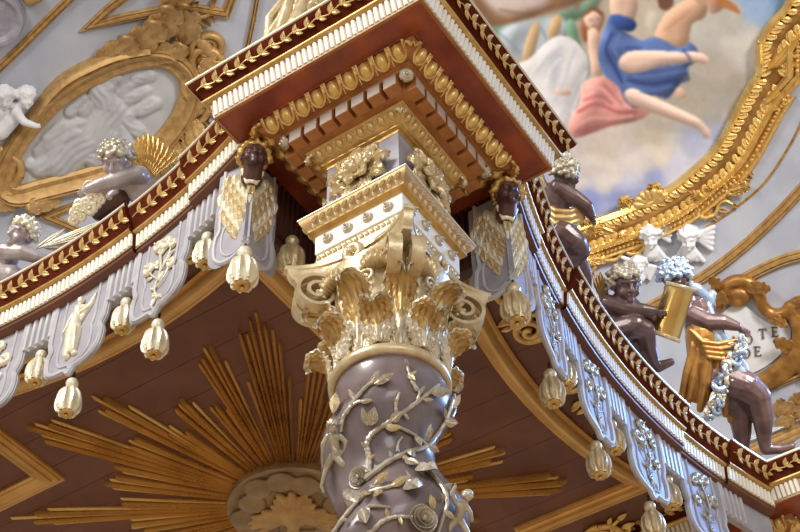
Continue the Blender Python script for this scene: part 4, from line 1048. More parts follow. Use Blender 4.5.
for i in range(32):
    t = i/31; u = 741-34*t**1.1+5*math.sin(i*2.4); v = 338+82*t
    m = frame(at_depth(u, v, f.ref, -.30+.02*(i % 2)), RGT, FWD) @ Matrix.Rotation(i*1.7, 4, 'Y') @ Matrix.Rotation(.8*math.sin(i*3), 4, 'X') @ Matrix.Rotation(.8*math.cos(i*1.7), 4, 'Z') @ S3((5+3.5*math.sin(PI*t))*f.k/.075)
    if i % 3 == 2: put('leaf', LEAF['silver_gilt'], m @ Matrix.Rotation(R_(90), 4, 'X') @ S3(.14), gl)
    elif i % 3 == 1: put('flower', bpy.data.meshes['flower_silver'] if 'flower_silver' in bpy.data.meshes else recolour(fl6, 'flower_silver', 'silver_gilt'), m, gl)
    else: put('flower', bpy.data.meshes['flower_blue'] if 'flower_blue' in bpy.data.meshes else recolour(fl5, 'flower_blue', 'steel_blue'), m, gl)
# statue standing on the block, only its robe in view
f = Fig('robed_statue', 'gilt robed statue on top of the block, cut by the top edge', 'statue', at_z(285, 20, ZT), at_z(285, 20, ZT)+Vector((.35, -.1, 0)))
B = Vector((-.84, .12, ZT)); l = []; rr = random.Random(5)
for i in range(16):
    a = 2*PI*i/16; r = .42+.07*math.sin(i*2.3)
    p0 = B+Vector((r*.66*math.cos(a), r*1.2*math.sin(a), .03)); p1 = B+Vector(((.24+.05*(i % 2))*math.cos(a+.25), (.4+.06*(i % 2))*math.sin(a+.25), .42+.16*rr.random())); p2 = B+Vector((.14*math.cos(a+.4), .2*math.sin(a+.4), 1.0))
    l += [('c', p0, p1, .05+.02*(i % 3), .04), ('c', p1, p2, .045, .06), ('e', p0+Vector((0, 0, .03)), (.09, .07, .06))]
l += [('c', B+Vector((0, 0, .1)), B+Vector((0, 0, 1.0)), .25, .16), ('c', B+Vector((0, 0, 1.0)), B+Vector((0, 0, 1.25)), .16, .13)]
f.part('robe', l, 'pale_gilt', .014, 1)
f.body = [('c', B+Vector((0, 0, 1.2)), B+Vector((0, 0, 1.42)), .07, .06), ('c', B+Vector((-.02, .17, 1.22)), B+Vector((-.2, .32, 1.0)), .06, .05), ('c', B+Vector((-.2, .32, 1.0)), B+Vector((-.34, .15, 1.1)), .05, .035), ('c', B+Vector((0, -.17, 1.22)), B+Vector((-.12, -.34, 1.0)), .06, .05), ('c', B+Vector((-.12, -.34, 1.0)), B+Vector((-.32, -.2, .95)), .05, .035)]
pr, cu = head_prims(B+Vector((0, 0, 1.55)), (-1, -.4, -.3), (0, 0, 1), .27); f.body += pr
f.done('flesh_bronze', .014); blob('hair', cu, .012, 'gold', f.root, 1)

# small putti on the column shaft
f = Fig('column_putto', 'small gilt putto clinging to the left side of the twisted column', 'statue', hit(334, 440, .03), hit(334, 470, .03), 'putti on the column')
f.head((333, 427, -.02), 5.6, (.1, -.3, -.9), (0, 1, -.1), 'silver_gilt', .005)
f.c((333, 432, .0), (334, 437, .0), 3, 4.2); f.chain([((334, 438, 0), 5.6), ((335, 446, 0), 5.4), ((337, 453, 0), 5.6)])
f.chain([((328, 436, -.01), 3), ((323, 444, -.01), 2.7), ((323, 453, -.01), 2.2), ((323, 462, 0), 1.8)]); f.hand((323, 465, 0), (0, -1, 0), 3)
f.chain([((340, 436, -.01), 3), ((346, 442, -.02), 2.7), ((345, 449, -.02), 2.2), ((343, 453, -.02), 1.8)]); f.hand((342, 455, -.02), (-.5, -1, 0), 3)
f.chain([((335, 455, -.01), 4.4), ((342, 463, -.04), 4), ((348, 468, -.04), 3.2), ((346, 478, -.02), 2.8), ((345, 490, -.01), 2), ((347, 497, -.01), 1.8)])
f.chain([((333, 456, .01), 4.2), ((328, 466, .02), 3.6), ((325, 474, .02), 3), ((322, 486, .03), 2.4), ((324, 492, .02), 1.9)])
f.done('silver_gilt', .006)
f = Fig('column_putto', 'small gilt putto seen from behind on the right side of the column', 'statue', hit(462, 512, .05), hit(462, 530, .05), 'putti on the column')
f.head((468, 496, -.02), 5.2, (.5, .2, .6), (.2, 1, -.1), 'silver_gilt', .005)
f.c((466, 500, 0), (463, 504, 0), 3, 4); f.chain([((461, 506, 0), 5.6), ((460, 513, 0), 5.6), ((458, 519, 0), 5.8)])
f.chain([((456, 503, 0), 3), ((452, 494, .0), 2.6), ((455, 487, 0), 2)]); f.hand((455, 485, 0), (.2, 1, 0), 3)
f.chain([((466, 506, 0), 3), ((470, 512, -.01), 2.6), ((472, 520, -.01), 2)])
f.chain([((455, 520, -.01), 4.2), ((449, 527, -.02), 3.4), ((447, 536, 0), 2.8), ((446, 546, 0), 2)]); f.chain([((461, 522, -.01), 4.2), ((467, 532, -.02), 3.2), ((471, 542, 0), 2.6), ((472, 552, 0), 2)])
f.done('silver_gilt', .006)
# dove on the medallion
l = []; D = Vector((HL, HL, ZC-.10))
vd = lambda x, y, z=0: D + Vector((-_h.x*x - _r.x*y, -_h.y*x - _r.y*y, -z))
l += [('e', vd(.0, .0, .05), (.18, .18, .11)), ('e', vd(-.2, .02, .08), (.075, .075, .07)), ('c', vd(-.05, 0, .06), vd(-.2, .02, .08), .1, .06), ('c', vd(.08, 0, .05), vd(.32, .0, .03), .09, .05), ('c', vd(.1, 0, .04), vd(.3, .14, .02), .07, .04), ('c', vd(.1, 0, .04), vd(.3, -.14, .02), .07, .04), ('c', vd(-.26, .02, .08), vd(-.31, .03, .07), .025, .008)]
for sg in (-1, 1):
    for i in range(7):
        t = i/6; l.append(('c', vd(-.04+.08*t, sg*.08, .05), vd(-.30+.52*t, sg*(.40+.16*math.sin(PI*min(1, t*1.3))-.22*t), .03), .06, .032))
for i in range(12):
    a = 2*PI*i/12+.2; rr_ = .5+.06*math.sin(i*2.7); l.append(('e', vd(rr_*math.cos(a), rr_*math.sin(a), .0), (.16, .16, .06)))
me = blob_mesh('dove', l[:21], .014, MAT['dull_gold'], 2); link(bpy.data.objects.new('dove', me), Matrix(), None); o_ = bpy.data.objects['dove']; COL.objects.unlink(o_); bpy.data.objects.remove(o_)
me.transform(pw(sb).inverted()); link(bpy.data.objects.new('dove', me), pw(sb), sb)
blob('cloud_rim', l[21:], .016, 'medal_gold', sb, 4)

# ------------------------------------------------------------------ vault decoration
KD = (on_dome(650, 150)-CAM).length/FPX                     # metres per pixel of the frame at the vault
def vec3(p): return Vector((p[0], p[1], 0))
def dpath(pts, n=6, closed=False, smooth=True):
    return catmull([vec3(p) for p in pts], n, closed) if smooth else [vec3(p) for p in pts]
def dome_sweep(pts, prof, n=6, closed=False, smooth=True):
    """pts in picture coordinates laid onto the vault; profile (across, height) in metres; returns G"""
    C = dpath(pts, n, closed, smooth); W_ = [on_dome(p.x, p.y) for p in C]; N = len(W_); P = []
    for i in range(N):
        a = W_[i-1] if (closed or i > 0) else W_[0]; b = W_[(i+1) % N] if (closed or i < N-1) else W_[-1]
        nn = dome_n(W_[i]); k = 1.0
        if not smooth and 0 < i < N-1:
            t1 = (W_[i]-a).normalized(); t2 = (b-W_[i]).normalized(); s1 = nn.cross(t1).normalized(); s2 = nn.cross(t2).normalized(); s = (s1+s2).normalized(); k = 1/max(.35, s.dot(s1))
        else:
            s = nn.cross((b-a).normalized()).normalized()
        P.append([W_[i]+s*x*k+nn*h for x, h in prof])
    g = G(); g.grid(P, cu=closed)
    if not closed:
        for r in (P[0], P[-1]): g.add(r, [tuple(range(len(r)))])
    return g
def vf(u, v, ang=0.0, h=0.0):
    """frame on the vault: X along picture right turned by ang, -Y towards the room, Z up"""
    P = on_dome(u, v); n = dome_n(P); x = (RGT-n*RGT.dot(n)).normalized(); z = x.cross(-n); z = z if z.dot(UPV) > 0 else -z
    c, s = math.cos(ang), math.sin(ang); X = x*c+z*s; Z = z*c-x*s
    m = Matrix((X, -n, Z)).transposed().to_4x4(); m.translation = P+n*h
    if m.determinant() < 0: m = Matrix((X, n, Z)).transposed().to_4x4(); m.translation = P+n*h
    return m
def band(name, label, pts, w, mt, smooth=True, kind='structure', n=6, hgt=.12):
    w *= KD
    g = dome_sweep(pts, [(-w/2, 0), (-w/2, hgt*.5), (-w*.36, hgt*.8), (-w*.22, hgt*.55), (-w*.12, hgt), (w*.12, hgt), (w*.22, hgt*.55), (w*.36, hgt*.8), (w/2, hgt*.5), (w/2, 0)], n, False, smooth)
    return tag(g.build(name, MAT[mt], None, angle=50), label, None, None, kind)

# fresco ---------------------------------------------------------------------
U0, V0, NX, NY = 384, -60, 426, 320
yy, xx = np.mgrid[0:NY, 0:NX].astype(float); X = xx+U0; Y = yy+V0
rng = np.random.RandomState(4)
def vnoise(scale, oct_=4):
    out = np.zeros((NY, NX)); amp = 1; tot = 0
    for o in range(oct_):
        s = scale/2**o; gx, gy = int(NX/s)+3, int(NY/s)+3; gr = rng.rand(gy, gx)
        fx = xx/s; fy = yy/s; ix = fx.astype(int); iy = fy.astype(int); tx = fx-ix; ty = fy-iy; tx = tx*tx*(3-2*tx); ty = ty*ty*(3-2*ty)
        out += amp*((gr[iy, ix]*(1-tx)+gr[iy, ix+1]*tx)*(1-ty)+(gr[iy+1, ix]*(1-tx)+gr[iy+1, ix+1]*tx)*ty); tot += amp; amp *= .5
    return out/tot
def blur(m, k):
    k = int(k)
    for ax in (0, 1):
        for _ in range(2):
            c = np.cumsum(np.pad(m, [(k+1, k) if a == ax else (0, 0) for a in (0, 1)], mode='edge'), axis=ax)
            m = (np.take(c, range(2*k+1, c.shape[ax]), ax)-np.take(c, range(0, c.shape[ax]-2*k-1), ax))/(2*k+1)
    return m
def pmask(poly):
    P = [(p.x, p.y) for p in catmull([vec3(q) for q in poly], 5, True)]; m = np.zeros((NY, NX), bool); n = len(P)
    for i in range(n):
        x1, y1 = P[i]; x2, y2 = P[(i+1) % n]
        if y1 == y2: continue
        c = ((y1 > Y) != (y2 > Y)) & (X < (x2-x1)*(Y-y1)/(y2-y1)+x1); m ^= c
    return m.astype(float)
IMG = np.zeros((NY, NX, 3))
def C3(c): return np.array(c, float)
# sky and clouds
nA = vnoise(90); nB = vnoise(46); nC = vnoise(22)
anchors = [((790, 10), (128, 164, 214)), ((770, 25), (146, 176, 216)), ((750, 8), (158, 182, 214)), ((745, 42), (214, 208, 200)), ((720, 15), (206, 200, 188)), ((710, 80), (182, 172, 158)), ((730, 105), (172, 164, 154)), ((690, 110), (176, 166, 150)), ((650, 135), (192, 180, 162)), ((600, 150), (214, 198, 184)), ((580, 170), (204, 192, 188)), ((590, 200), (146, 156, 206)), ((560, 212), (140, 152, 204)), ((650, 178), (160, 170, 212)), ((625, 195), (150, 162, 210)), ((700, 140), (170, 178, 208)), ((630, 185), (188, 192, 220)), ((610, 175), (224, 214, 204)), ((670, 170), (196, 198, 216)), ((700, 150), (184, 186, 206)), ((570, 230), (150, 158, 202)), ((500, 40), (190, 180, 172)), ((520, 0), (212, 190, 180)), ((640, 20), (198, 184, 166)), ((560, -20), (190, 160, 140)), ((660, 160), (222, 208, 192)), ((640, 165), (216, 206, 200))]
wsum = np.zeros((NY, NX)); acc = np.zeros((NY, NX, 3))
for (ax_, ay_), c in anchors:
    d2 = (X+26*(nA-.5)-ax_)**2+(Y+26*(nB-.5)-ay_)**2+40; wt = 1/d2**2.3; wsum += wt; acc += wt[..., None]*C3(c)
IMG = acc/wsum[..., None]*(1+.16*(nB-.5)+.1*(nC-.5))[..., None]
def paint(poly, c, soft=1, shade=.0, dirn=(-1, -1), folds=0.0, fa=0.0, k=6):
    global IMG
    m = pmask(poly); ms = blur(m, soft) if soft else m
    col = np.ones((NY, NX, 3))*C3(c)
    if shade:
        b = blur(m, k); gy, gx = np.gradient(b); l = -(gx*dirn[0]+gy*dirn[1]); l = l/(np.abs(l).max()+1e-6)
        col = col*(1+shade*l)[..., None]
    if folds:
        ph = (X*math.cos(fa)+Y*math.sin(fa))/6.0+6*nB+2*nC; col = col*(1+folds*np.sin(ph))[..., None]
    IMG = IMG*(1-ms[..., None])+col*ms[..., None]
SK = (222, 186, 164)
paint([(480, 22), (500, 30), (540, 16), (596, -4), (590, -30), (470, -30)], (150, 112, 84), 3, .2, folds=.08)
paint([(478, -10), (500, 14), (530, 10), (548, 2), (540, -20), (490, -30)], (226, 206, 198), 3, .15)
paint([(490, 28), (530, 22), (570, 8), (600, -6), (594, 12), (566, 24), (530, 34), (500, 40)], (112, 138, 118), 2, .25, folds=.08)
paint([(498, 34), (520, 22), (560, 18), (570, 30), (556, 48), (530, 60), (514, 56)], (176, 184, 192), 2, .25, folds=.1, fa=.6)
paint([(522, 62), (526, 40), (534, 22), (540, 26), (536, 46), (530, 62)], (204, 170, 130), 1, .25)
paint([(548, 30), (554, 16), (562, 18), (558, 36), (550, 42)], (206, 172, 132), 1, .25)
paint([(566, 22), (574, 20), (582, 46), (590, 62), (587, 78), (580, 74), (578, 56), (568, 36)], (118, 156, 128), 1, .3)
paint([(516, 66), (530, 58), (544, 44), (558, 36), (574, 40), (588, 58), (588, 78), (580, 96), (576, 112), (566, 126), (552, 112), (538, 92), (524, 80)], (224, 220, 220), 1, .22, folds=.05, fa=.9, k=8)
paint([(550, 58), (558, 50), (562, 62), (556, 88), (550, 92)], (198, 198, 206), 3)
paint([(552, 92), (562, 88), (572, 92), (566, 96)], SK, 1, .2)
paint([(580, 30), (586, 14), (596, 8), (604, 16), (600, 30), (592, 40), (584, 42)], (146, 92, 62), 2, .2)
paint([(584, 18), (592, 11), (600, 14), (601, 22), (596, 30), (588, 28)], (228, 190, 170), 1, .25, k=4)
paint([(588, 30), (598, 30), (600, 50), (604, 72), (594, 76), (590, 60), (588, 44)], SK, 1, .3)
paint([(582, 84), (600, 77), (616, 82), (626, 98), (650, 110), (640, 120), (612, 126), (590, 134), (572, 138), (568, 128), (572, 114), (580, 104)], (210, 148, 138), 1, .3, folds=.1, fa=.5, k=8)
paint([(668, 92), (672, 86), (682, 88), (687, 97), (676, 98)], SK, 1, .2, k=3)
paint([(645, 22), (652, 10), (662, 18), (664, 34), (654, 34)], (204, 194, 178), 2, .15)
paint([(654, 44), (660, 22), (672, 8), (700, -6), (708, 4), (704, 18), (692, 24), (688, 44), (678, 52)], (216, 172, 142), 1, .3, k=6)
paint([(692, -10), (716, -16), (724, 6), (712, 14), (706, 4), (698, 4)], (214, 168, 138), 1, .3)
paint([(658, -4), (668, -10), (674, 2), (668, 10), (660, 8)], (122, 86, 66), 1)
paint([(716, -2), (728, 0), (738, 8), (740, 14), (730, 10), (720, 6)], (192, 124, 76), 1)
paint([(598, 54), (604, 30), (612, 14), (622, 20), (634, 22), (633, 30), (622, 29), (640, 40), (656, 37), (680, 48), (690, 42), (698, 52), (695, 62), (687, 68), (690, 80), (680, 84), (668, 98), (652, 96), (636, 108), (625, 100), (618, 86), (604, 74)], (86, 106, 156), 1, .4, folds=.12, fa=1.9, k=6)
paint([(612, 20), (612, -6), (636, -6), (635, 18), (624, 26)], SK, 1, .3, k=5)
paint([(613, 14), (634, 20), (634, 30), (620, 30), (611, 22)], (58, 82, 144), 1, .3)
paint([(619, 60), (628, 52), (650, 50), (680, 52), (697, 52), (708, 57), (707, 64), (694, 62), (660, 66), (642, 72), (628, 73), (620, 68)], (232, 198, 180), 1, .3, (0, -1), k=4)
paint([(624, 94), (632, 88), (646, 94), (664, 102), (690, 114), (703, 122), (711, 133), (705, 139), (697, 129), (670, 119), (645, 110), (630, 104)], (230, 196, 178), 1, .3, (0, -1), k=4)
def stroke(pts, w, c, al):
    global IMG
    C_ = dpath(pts, 6); m = np.zeros((NY, NX))
    for a, b in zip(C_, C_[1:]):
        dx, dy = b.x-a.x, b.y-a.y; t = np.clip(((X-a.x)*dx+(Y-a.y)*dy)/max(dx*dx+dy*dy, 1e-6), 0, 1); d = np.hypot(X-a.x-dx*t, Y-a.y-dy*t); m = np.maximum(m, np.clip(1.5-d/w, 0, 1))
    m = blur(m, 1)*al; IMG = IMG*(1-m[..., None])+C3(c)*m[..., None]
for pts, w, c, al in [([(586, 92), (600, 88), (616, 100), (630, 108)], 1.6, (240, 176, 168), .8), ([(578, 112), (596, 104), (618, 112), (636, 112)], 1.6, (168, 82, 84), .7), ([(575, 126), (592, 118), (612, 118), (632, 116)], 1.5, (238, 170, 162), .7), ([(584, 100), (600, 96), (612, 104)], 1.3, (170, 84, 86), .6), ([(576, 132), (598, 126), (618, 122)], 1.4, (166, 84, 84), .6), ([(604, 84), (612, 94), (622, 104)], 1.2, (180, 92, 92), .6),
    ([(612, 34), (606, 50), (614, 66), (622, 82)], 1.8, (40, 58, 110), .7), ([(620, 34), (614, 48), (618, 56)], 1.6, (108, 136, 192), .7), ([(640, 44), (652, 44), (668, 50)], 1.6, (104, 132, 188), .6), ([(634, 76), (652, 76), (676, 72), (688, 70)], 1.8, (104, 132, 190), .6), ([(628, 80), (650, 84), (676, 80)], 1.8, (40, 56, 108), .7), ([(640, 92), (656, 90), (672, 86)], 1.4, (100, 128, 186), .5), ([(684, 50), (690, 60), (686, 66)], 1.4, (40, 56, 108), .6), ([(626, 48), (640, 48)], 1.2, (42, 60, 112), .5),
    ([(536, 72), (548, 58), (562, 48)], 1.6, (196, 196, 206), .7), ([(556, 100), (564, 82), (570, 62), (576, 48)], 1.6, (200, 200, 208), .7), ([(566, 112), (574, 92), (582, 74)], 1.6, (204, 202, 208), .7), ([(544, 86), (550, 70), (560, 58)], 1.5, (240, 238, 236), .7), ([(528, 78), (540, 62)], 1.5, (240, 238, 236), .7), ([(572, 112), (580, 90), (586, 72)], 1.3, (242, 240, 238), .6), ([(560, 118), (568, 104)], 1.3, (196, 194, 202), .6),
    ([(590, 20), (593, 20)], .8, (120, 80, 70), .8), ([(597, 19), (599, 19)], .8, (120, 80, 70), .8), ([(593, 26), (597, 26)], .8, (190, 90, 90), .8), ([(586, 14), (594, 9), (602, 14)], 1.2, (120, 74, 50), .8),
    ([(630, 72), (650, 68), (690, 62)], 1.0, (196, 150, 130), .5), ([(632, 104), (660, 114), (696, 126)], 1.0, (192, 146, 126), .5), ([(664, 30), (676, 22), (690, 10)], 1.2, (190, 140, 112), .5),
    ([(500, 34), (512, 44), (520, 54)], 1.3, (140, 150, 162), .7), ([(540, 26), (546, 38)], 1.3, (140, 150, 162), .7), ([(500, 10), (530, 14), (552, 6)], 1.4, (130, 92, 68), .5), ([(576, 8), (584, -10)], 2, (140, 96, 66), .5),
    ([(560, 168), (590, 160), (620, 164), (650, 152)], 5, (226, 216, 206), .5), ([(566, 188), (600, 182), (640, 176)], 5, (228, 220, 212), .4), ([(560, 210), (600, 200), (640, 192)], 4, (140, 150, 198), .4), ([(690, 80), (720, 88), (738, 80)], 7, (164, 154, 142), .4), ([(650, 124), (690, 128), (716, 120)], 6, (160, 150, 136), .35), ([(726, 40), (748, 46), (756, 60)], 5, (224, 216, 206), .5)]: stroke(pts, w, c, al)
IMG = np.clip(IMG*(1+.05*(vnoise(5, 2)-.5))[..., None], 0, 255)
FIN = [(806, -64), (800, -44), (787.6, 0), (772, 18), (760, 38.5), (758.8, 70), (745, 91), (731, 118), (715, 146), (701, 160), (668, 187), (632, 205), (599, 217), (560, 231), (520, 240), (470, 246), (384, 246)]
inside = pmask(FIN + [(430, 246), (430, -48), (800, -48)]) if False else None
fin = np.zeros((NY, NX), bool); Pp = FIN + [(380, 250), (380, -70), (808, -70)]
for i in range(len(Pp)):
    x1, y1 = Pp[i]; x2, y2 = Pp[(i+1) % len(Pp)]
    if y1 != y2: fin ^= ((y1 > Y) != (y2 > Y)) & (X < (x2-x1)*(Y-y1)/(y2-y1)+x1)
fin = blur(fin.astype(float), 3) > .05
idx = -np.ones((NY, NX), int); vs = []; cols = []
for j in range(NY):
    for i in range(NX):
        if fin[j, i]:
            idx[j, i] = len(vs); vs.append(tuple(on_dome(i+U0, j+V0, .03))); cols.append(IMG[j, i])
fs = [(idx[j, i], idx[j+1, i], idx[j+1, i+1], idx[j, i+1]) for j in range(NY-1) for i in range(NX-1) if idx[j, i] >= 0 and idx[j+1, i] >= 0 and idx[j+1, i+1] >= 0 and idx[j, i+1] >= 0]
me = bpy.data.meshes.new('fresco'); me.from_pydata(vs, [], fs)
ca = me.color_attributes.new('paint', 'FLOAT_COLOR', 'POINT'); c_ = np.array(cols)/255; c_ = np.where(c_ < .04045, c_/12.92, ((c_+.055)/1.055)**2.4)
ca.data.foreach_set('color', np.concatenate([c_, np.ones((len(c_), 1))], 1).astype(np.float32).ravel()); me.shade_smooth()
def attr_mat(name, attr, rough=.75, gain=1.0):
    m = bpy.data.materials.new(name); m.use_nodes = True; nt = m.node_tree; a = nt.nodes.new('ShaderNodeAttribute'); a.attribute_name = attr
    nt.nodes['Principled BSDF'].inputs['Roughness'].default_value = rough; nt.nodes['Principled BSDF'].inputs['Specular IOR Level'].default_value = .2
    mx = nt.nodes.new('ShaderNodeMix'); mx.data_type = 'RGBA'; mx.blend_type = 'MULTIPLY'; mx.inputs['Factor'].default_value = 1; mx.inputs['B'].default_value = (gain, gain, gain, 1)
    nz = nt.nodes.new('ShaderNodeTexNoise'); nz.inputs['Scale'].default_value = 9; bp = nt.nodes.new('ShaderNodeBump'); bp.inputs['Strength'].default_value = .05
    nt.links.new(nz.outputs['Fac'], bp.inputs['Height']); nt.links.new(bp.outputs[0], nt.nodes['Principled BSDF'].inputs['Normal'])
    nt.links.new(a.outputs['Color'], mx.inputs['A']); nt.links.new(mx.outputs['Result'], nt.nodes['Principled BSDF'].inputs['Base Color']); return m
me.materials.append(attr_mat('fresco_paint', 'paint'))
fo = link(bpy.data.objects.new('fresco', me), Matrix()); tag(fo, 'painted ceiling fresco of robed figures on clouds behind the block', 'fresco')

# fresco frame ---------------------------------------------------------------
fr_ = thing('gilt_picture_frame', 'broad gilt frame of leaves and beads around the ceiling fresco', 'picture frame', on_dome(715, 160))
FSTEP = [(806, -64), (800, -44), (787.6, 0), (772, 18), (761, 36), (759, 40), (759, 68), (757, 72), (745, 91), (731, 118), (715, 146), (692, 168), (668, 187), (632, 205), (599, 217), (560, 231), (520, 240), (470, 246), (390, 248)]
PATHF = [p for p in dpath(FSTEP, 4)]
def fsweep(s0, s1, prof, mt, name):
    pr = [((s0+(s1-s0)*a)*KD, h) for a, h in prof]
    # profile across grows outwards (to picture right / down)
    pts = [(p.x, p.y) for p in PATHF]
    test = dome_sweep(pts[:3], [(0, 0), (.5, 0)], 1, False, True)
    return dome_sweep(pts, pr, 1, False, True).build(name, MAT[mt], fr_, angle=40)
_P = on_dome(731, 118); _t = (on_dome(715, 146)-_P); SGN = 1 if dome_n(_P).cross(_t).dot(RGT) > 0 else -1
def fs_(s0, s1, prof, mt, name): return fsweep(SGN*s0, SGN*s1, prof, mt, name)
fs_(-2, 7, [(0, 0), (0, .2), (.5, .26), (.8, .2), (1, .12), (1, 0)], 'fillet_gold', 'inner_fillet')
fs_(6, 25, [(0, .05), (.1, .14), (.5, .2), (.9, .14), (1, .05)], 'bronze_gold', 'torus')
fs_(24, 33, [(0, 0), (0, .2), (.4, .3), (.75, .24), (1, .1), (1, 0)], 'fillet_gold', 'outer_fillet')
fs_(32, 43, [(0, .04), (.15, .12), (.5, .1), (.8, .18), (1, .12), (1, 0)], 'bright_gold', 'outer_edge')
mid = []
for i in range(1, len(PATHF)-1):
    a = on_dome(PATHF[i-1].x, PATHF[i-1].y); b = on_dome(PATHF[i+1].x, PATHF[i+1].y); P = on_dome(PATHF[i].x, PATHF[i].y); n = dome_n(P); s = n.cross((b-a).normalized())*SGN
    mid.append((P, (b-a).normalized(), n, s))
dl_ = [0]
for q, w_ in zip(mid, mid[1:]): dl_.append(dl_[-1]+(w_[0]-q[0]).length)
def fmid(d):
    i = int(np.searchsorted(dl_, d)) if d < dl_[-1] else len(dl_)-1
    i = max(1, min(i, len(mid)-1)); t = (d-dl_[i-1])/max(1e-6, dl_[i]-dl_[i-1]); q, w_ = mid[i-1], mid[i]
    return q[0].lerp(w_[0], t), w_[1], w_[2], w_[3]
nL = int(dl_[-1]/.17); rr = random.Random(8)
for i in range(nL):
    P, t, n, s = fmid(dl_[-1]*(i+.5)/nL)
    for k in (-1, 1):
        a = P+s*(15.5+k*2)*KD+n*.16; x = (t*.6+s*k*.9+n*.15).normalized(); L = rr.uniform(.24, .34)
        put('leaf', LEAF['bright_gold'], frame(a, x, n.cross(x)) @ S3(L, L*1.5, L*1.1), fr_)
g = G()
for i in range(int(dl_[-1]/.1)):
    P, t, n, s = fmid(.05+.1*i); g.ell(P+s*35.5*KD+n*.16, .042, nu=6, nv=4)
tag(g.build('bead_row', MAT['bright_gold'], fr_), None, None, None, 'stuff')
# carved clusters on the frame
sc2 = scroll_mesh('bright_gold', 'scroll', 1.7); ac2 = acanthus_mesh([(0, 0), (.1, .2), (.16, .45), (.26, .6), (.36, .58)], .42, MAT['bright_gold'], lobes=5, nv=22, nu=13, thick=.04, vein=.03, name='acanthus_leaf')
for i, (u, v, a, s) in enumerate([(662, 206, 20, 1.0), (640, 216, 40, 1.0), (678, 204, -50, .9), (622, 232, 70, 1.0), (600, 240, 30, 1.1), (728, 190, -60, .8), (702, 204, -20, .8), (645, 236, 80, .8), (610, 255, 100, .8), (590, 250, 50, 1.0)]):
    put('acanthus_leaf', ac2, vf(u, v, R_(a), .06) @ S3(s), fr_)
for i, (u, v, a, s, mi) in enumerate([(676, 207, 30, 1.6, 1), (705, 208, 200, 1.3, -1), (733, 186, 240, 1.2, 1), (636, 243, 20, 1.4, 1), (608, 250, 180, 1.4, -1), (588, 262, 60, 1.2, 1)]):
    put('scroll', sc2, vf(u, v, R_(a), .12) @ Matrix.Rotation(R_(90), 4, 'X') @ S3(s, s*mi, s*1.6), fr_)
g = G(); 
for i in range(7):
    a = R_(-60+20*i); m = vf(655, 203, R_(25), .1); g.cap(m @ Vector((0, -.05, 0)), m @ Vector((.36*math.sin(a), -.16, .36*math.cos(a))), .04, .085)
g.build('shell', MAT['bright_gold'], fr_)

# white stucco winged heads under the frame
def stucco_head(u, v, s, label, wings):
    root = thing('stucco_cherub', label, 'relief', on_dome(u, v), 'white stucco cherubs on the vault'); k = KD
    P = lambda a, b, h: on_dome(u+a, v+b)+dome_n(on_dome(u+a, v+b))*h
    n = dome_n(on_dome(u, v)); pr, cu = head_prims(P(0, 0, .2), n-UPV*.2, UPV, s*2.1*k)
    l = pr + [(q[0], q[1], tuple(x*1.1 for x in q[2]), q[3]) for q in cu] + [('c', P(0, s*.8, .1), P(0, s*1.8, .05), s*.6*k, s*.8*k)]
    for (a, b, c, d) in wings:
        for t in range(5): f_ = t/4; l.append(('c', P(a*.2, b*.2, .1), P(a+(c-a)*f_, b+(d-b)*f_, .06), s*.34*k, s*.26*k))
    blob('head_and_wings', l, .022, 'white_stucco', root, 2)
stucco_head(652, 234, 10, 'white stucco winged cherub head just under the fresco frame', [(-22, -4, -6, 12), (20, -18, 18, 6), (-8, 24, 16, 26)])
stucco_head(690, 236, 10, 'white stucco winged cherub head right of its twin, beside the scroll', [(24, -10, 22, 12), (-12, 20, 14, 24)])
stucco_head(640, 262, 8, 'white stucco winged cherub head half hidden behind putto curls', [(-18, -6, -4, 14), (16, 4, 10, 16)])

# gilt bands on the vault
band('trim_1', 'gilt moulded rib curving across the vault above the cartouche', [(900, 96), (850, 142), (812, 178), (780, 212), (745, 245), (710, 272), (680, 290), (640, 312), (600, 330), (560, 345)], 11, 'dull_gold')
band('trim_2', 'gilt moulded rib meeting the cartouche scroll', [(900, 232), (850, 243), (812, 252), (785, 259), (760, 270), (735, 284), (712, 300)], 11, 'dull_gold')
band('trim_3', 'thin gilt line on the vault beside the fresco frame', [(840, 30), (820, 80), (806, 112), (790, 145), (765, 182), (735, 208), (705, 228)], 2.5, 'gold', hgt=.04)
band('trim_4', 'tan moulding on the vault below the cartouche', [(900, 334), (850, 354), (812, 369), (785, 380), (755, 394), (720, 410)], 9, 'dull_gold')
band('trim_5', 'pale moulding low on the vault at the right', [(900, 372), (850, 395), (812, 412), (780, 427), (745, 441), (710, 458)], 4, 'white_stucco')
band('trim_6', 'tan wall band low on the vault at the right', [(900, 384), (850, 407), (812, 424), (780, 439), (745, 454), (710, 470)], 14, 'dull_gold', hgt=.05)
band('trim_7', 'gilt beaded rib at the top left of the vault', [(-90, 158), (-50, 116), (-12, 78), (20, 47), (50, 17), (78, -10), (120, -50)], 8, 'dull_gold')
band('trim_8', 'gilt panel moulding ending in a point at the top left', [(132, -10), (110, 7), (90, 25), (124, 17), (160, 10), (196, 8), (226, 13), (233, -6)], 9, 'dull_gold', smooth=False)
band('trim_9', 'brown rib behind the block at the top', [(258, -8), (253, 20), (247, 48)], 5, 'dull_gold')
band('trim_10', 'gilt pointed ledge behind the left putto', [(140, 182), (110, 193), (75, 205), (46, 216), (70, 226), (95, 238)], 8, 'dull_gold', smooth=False)

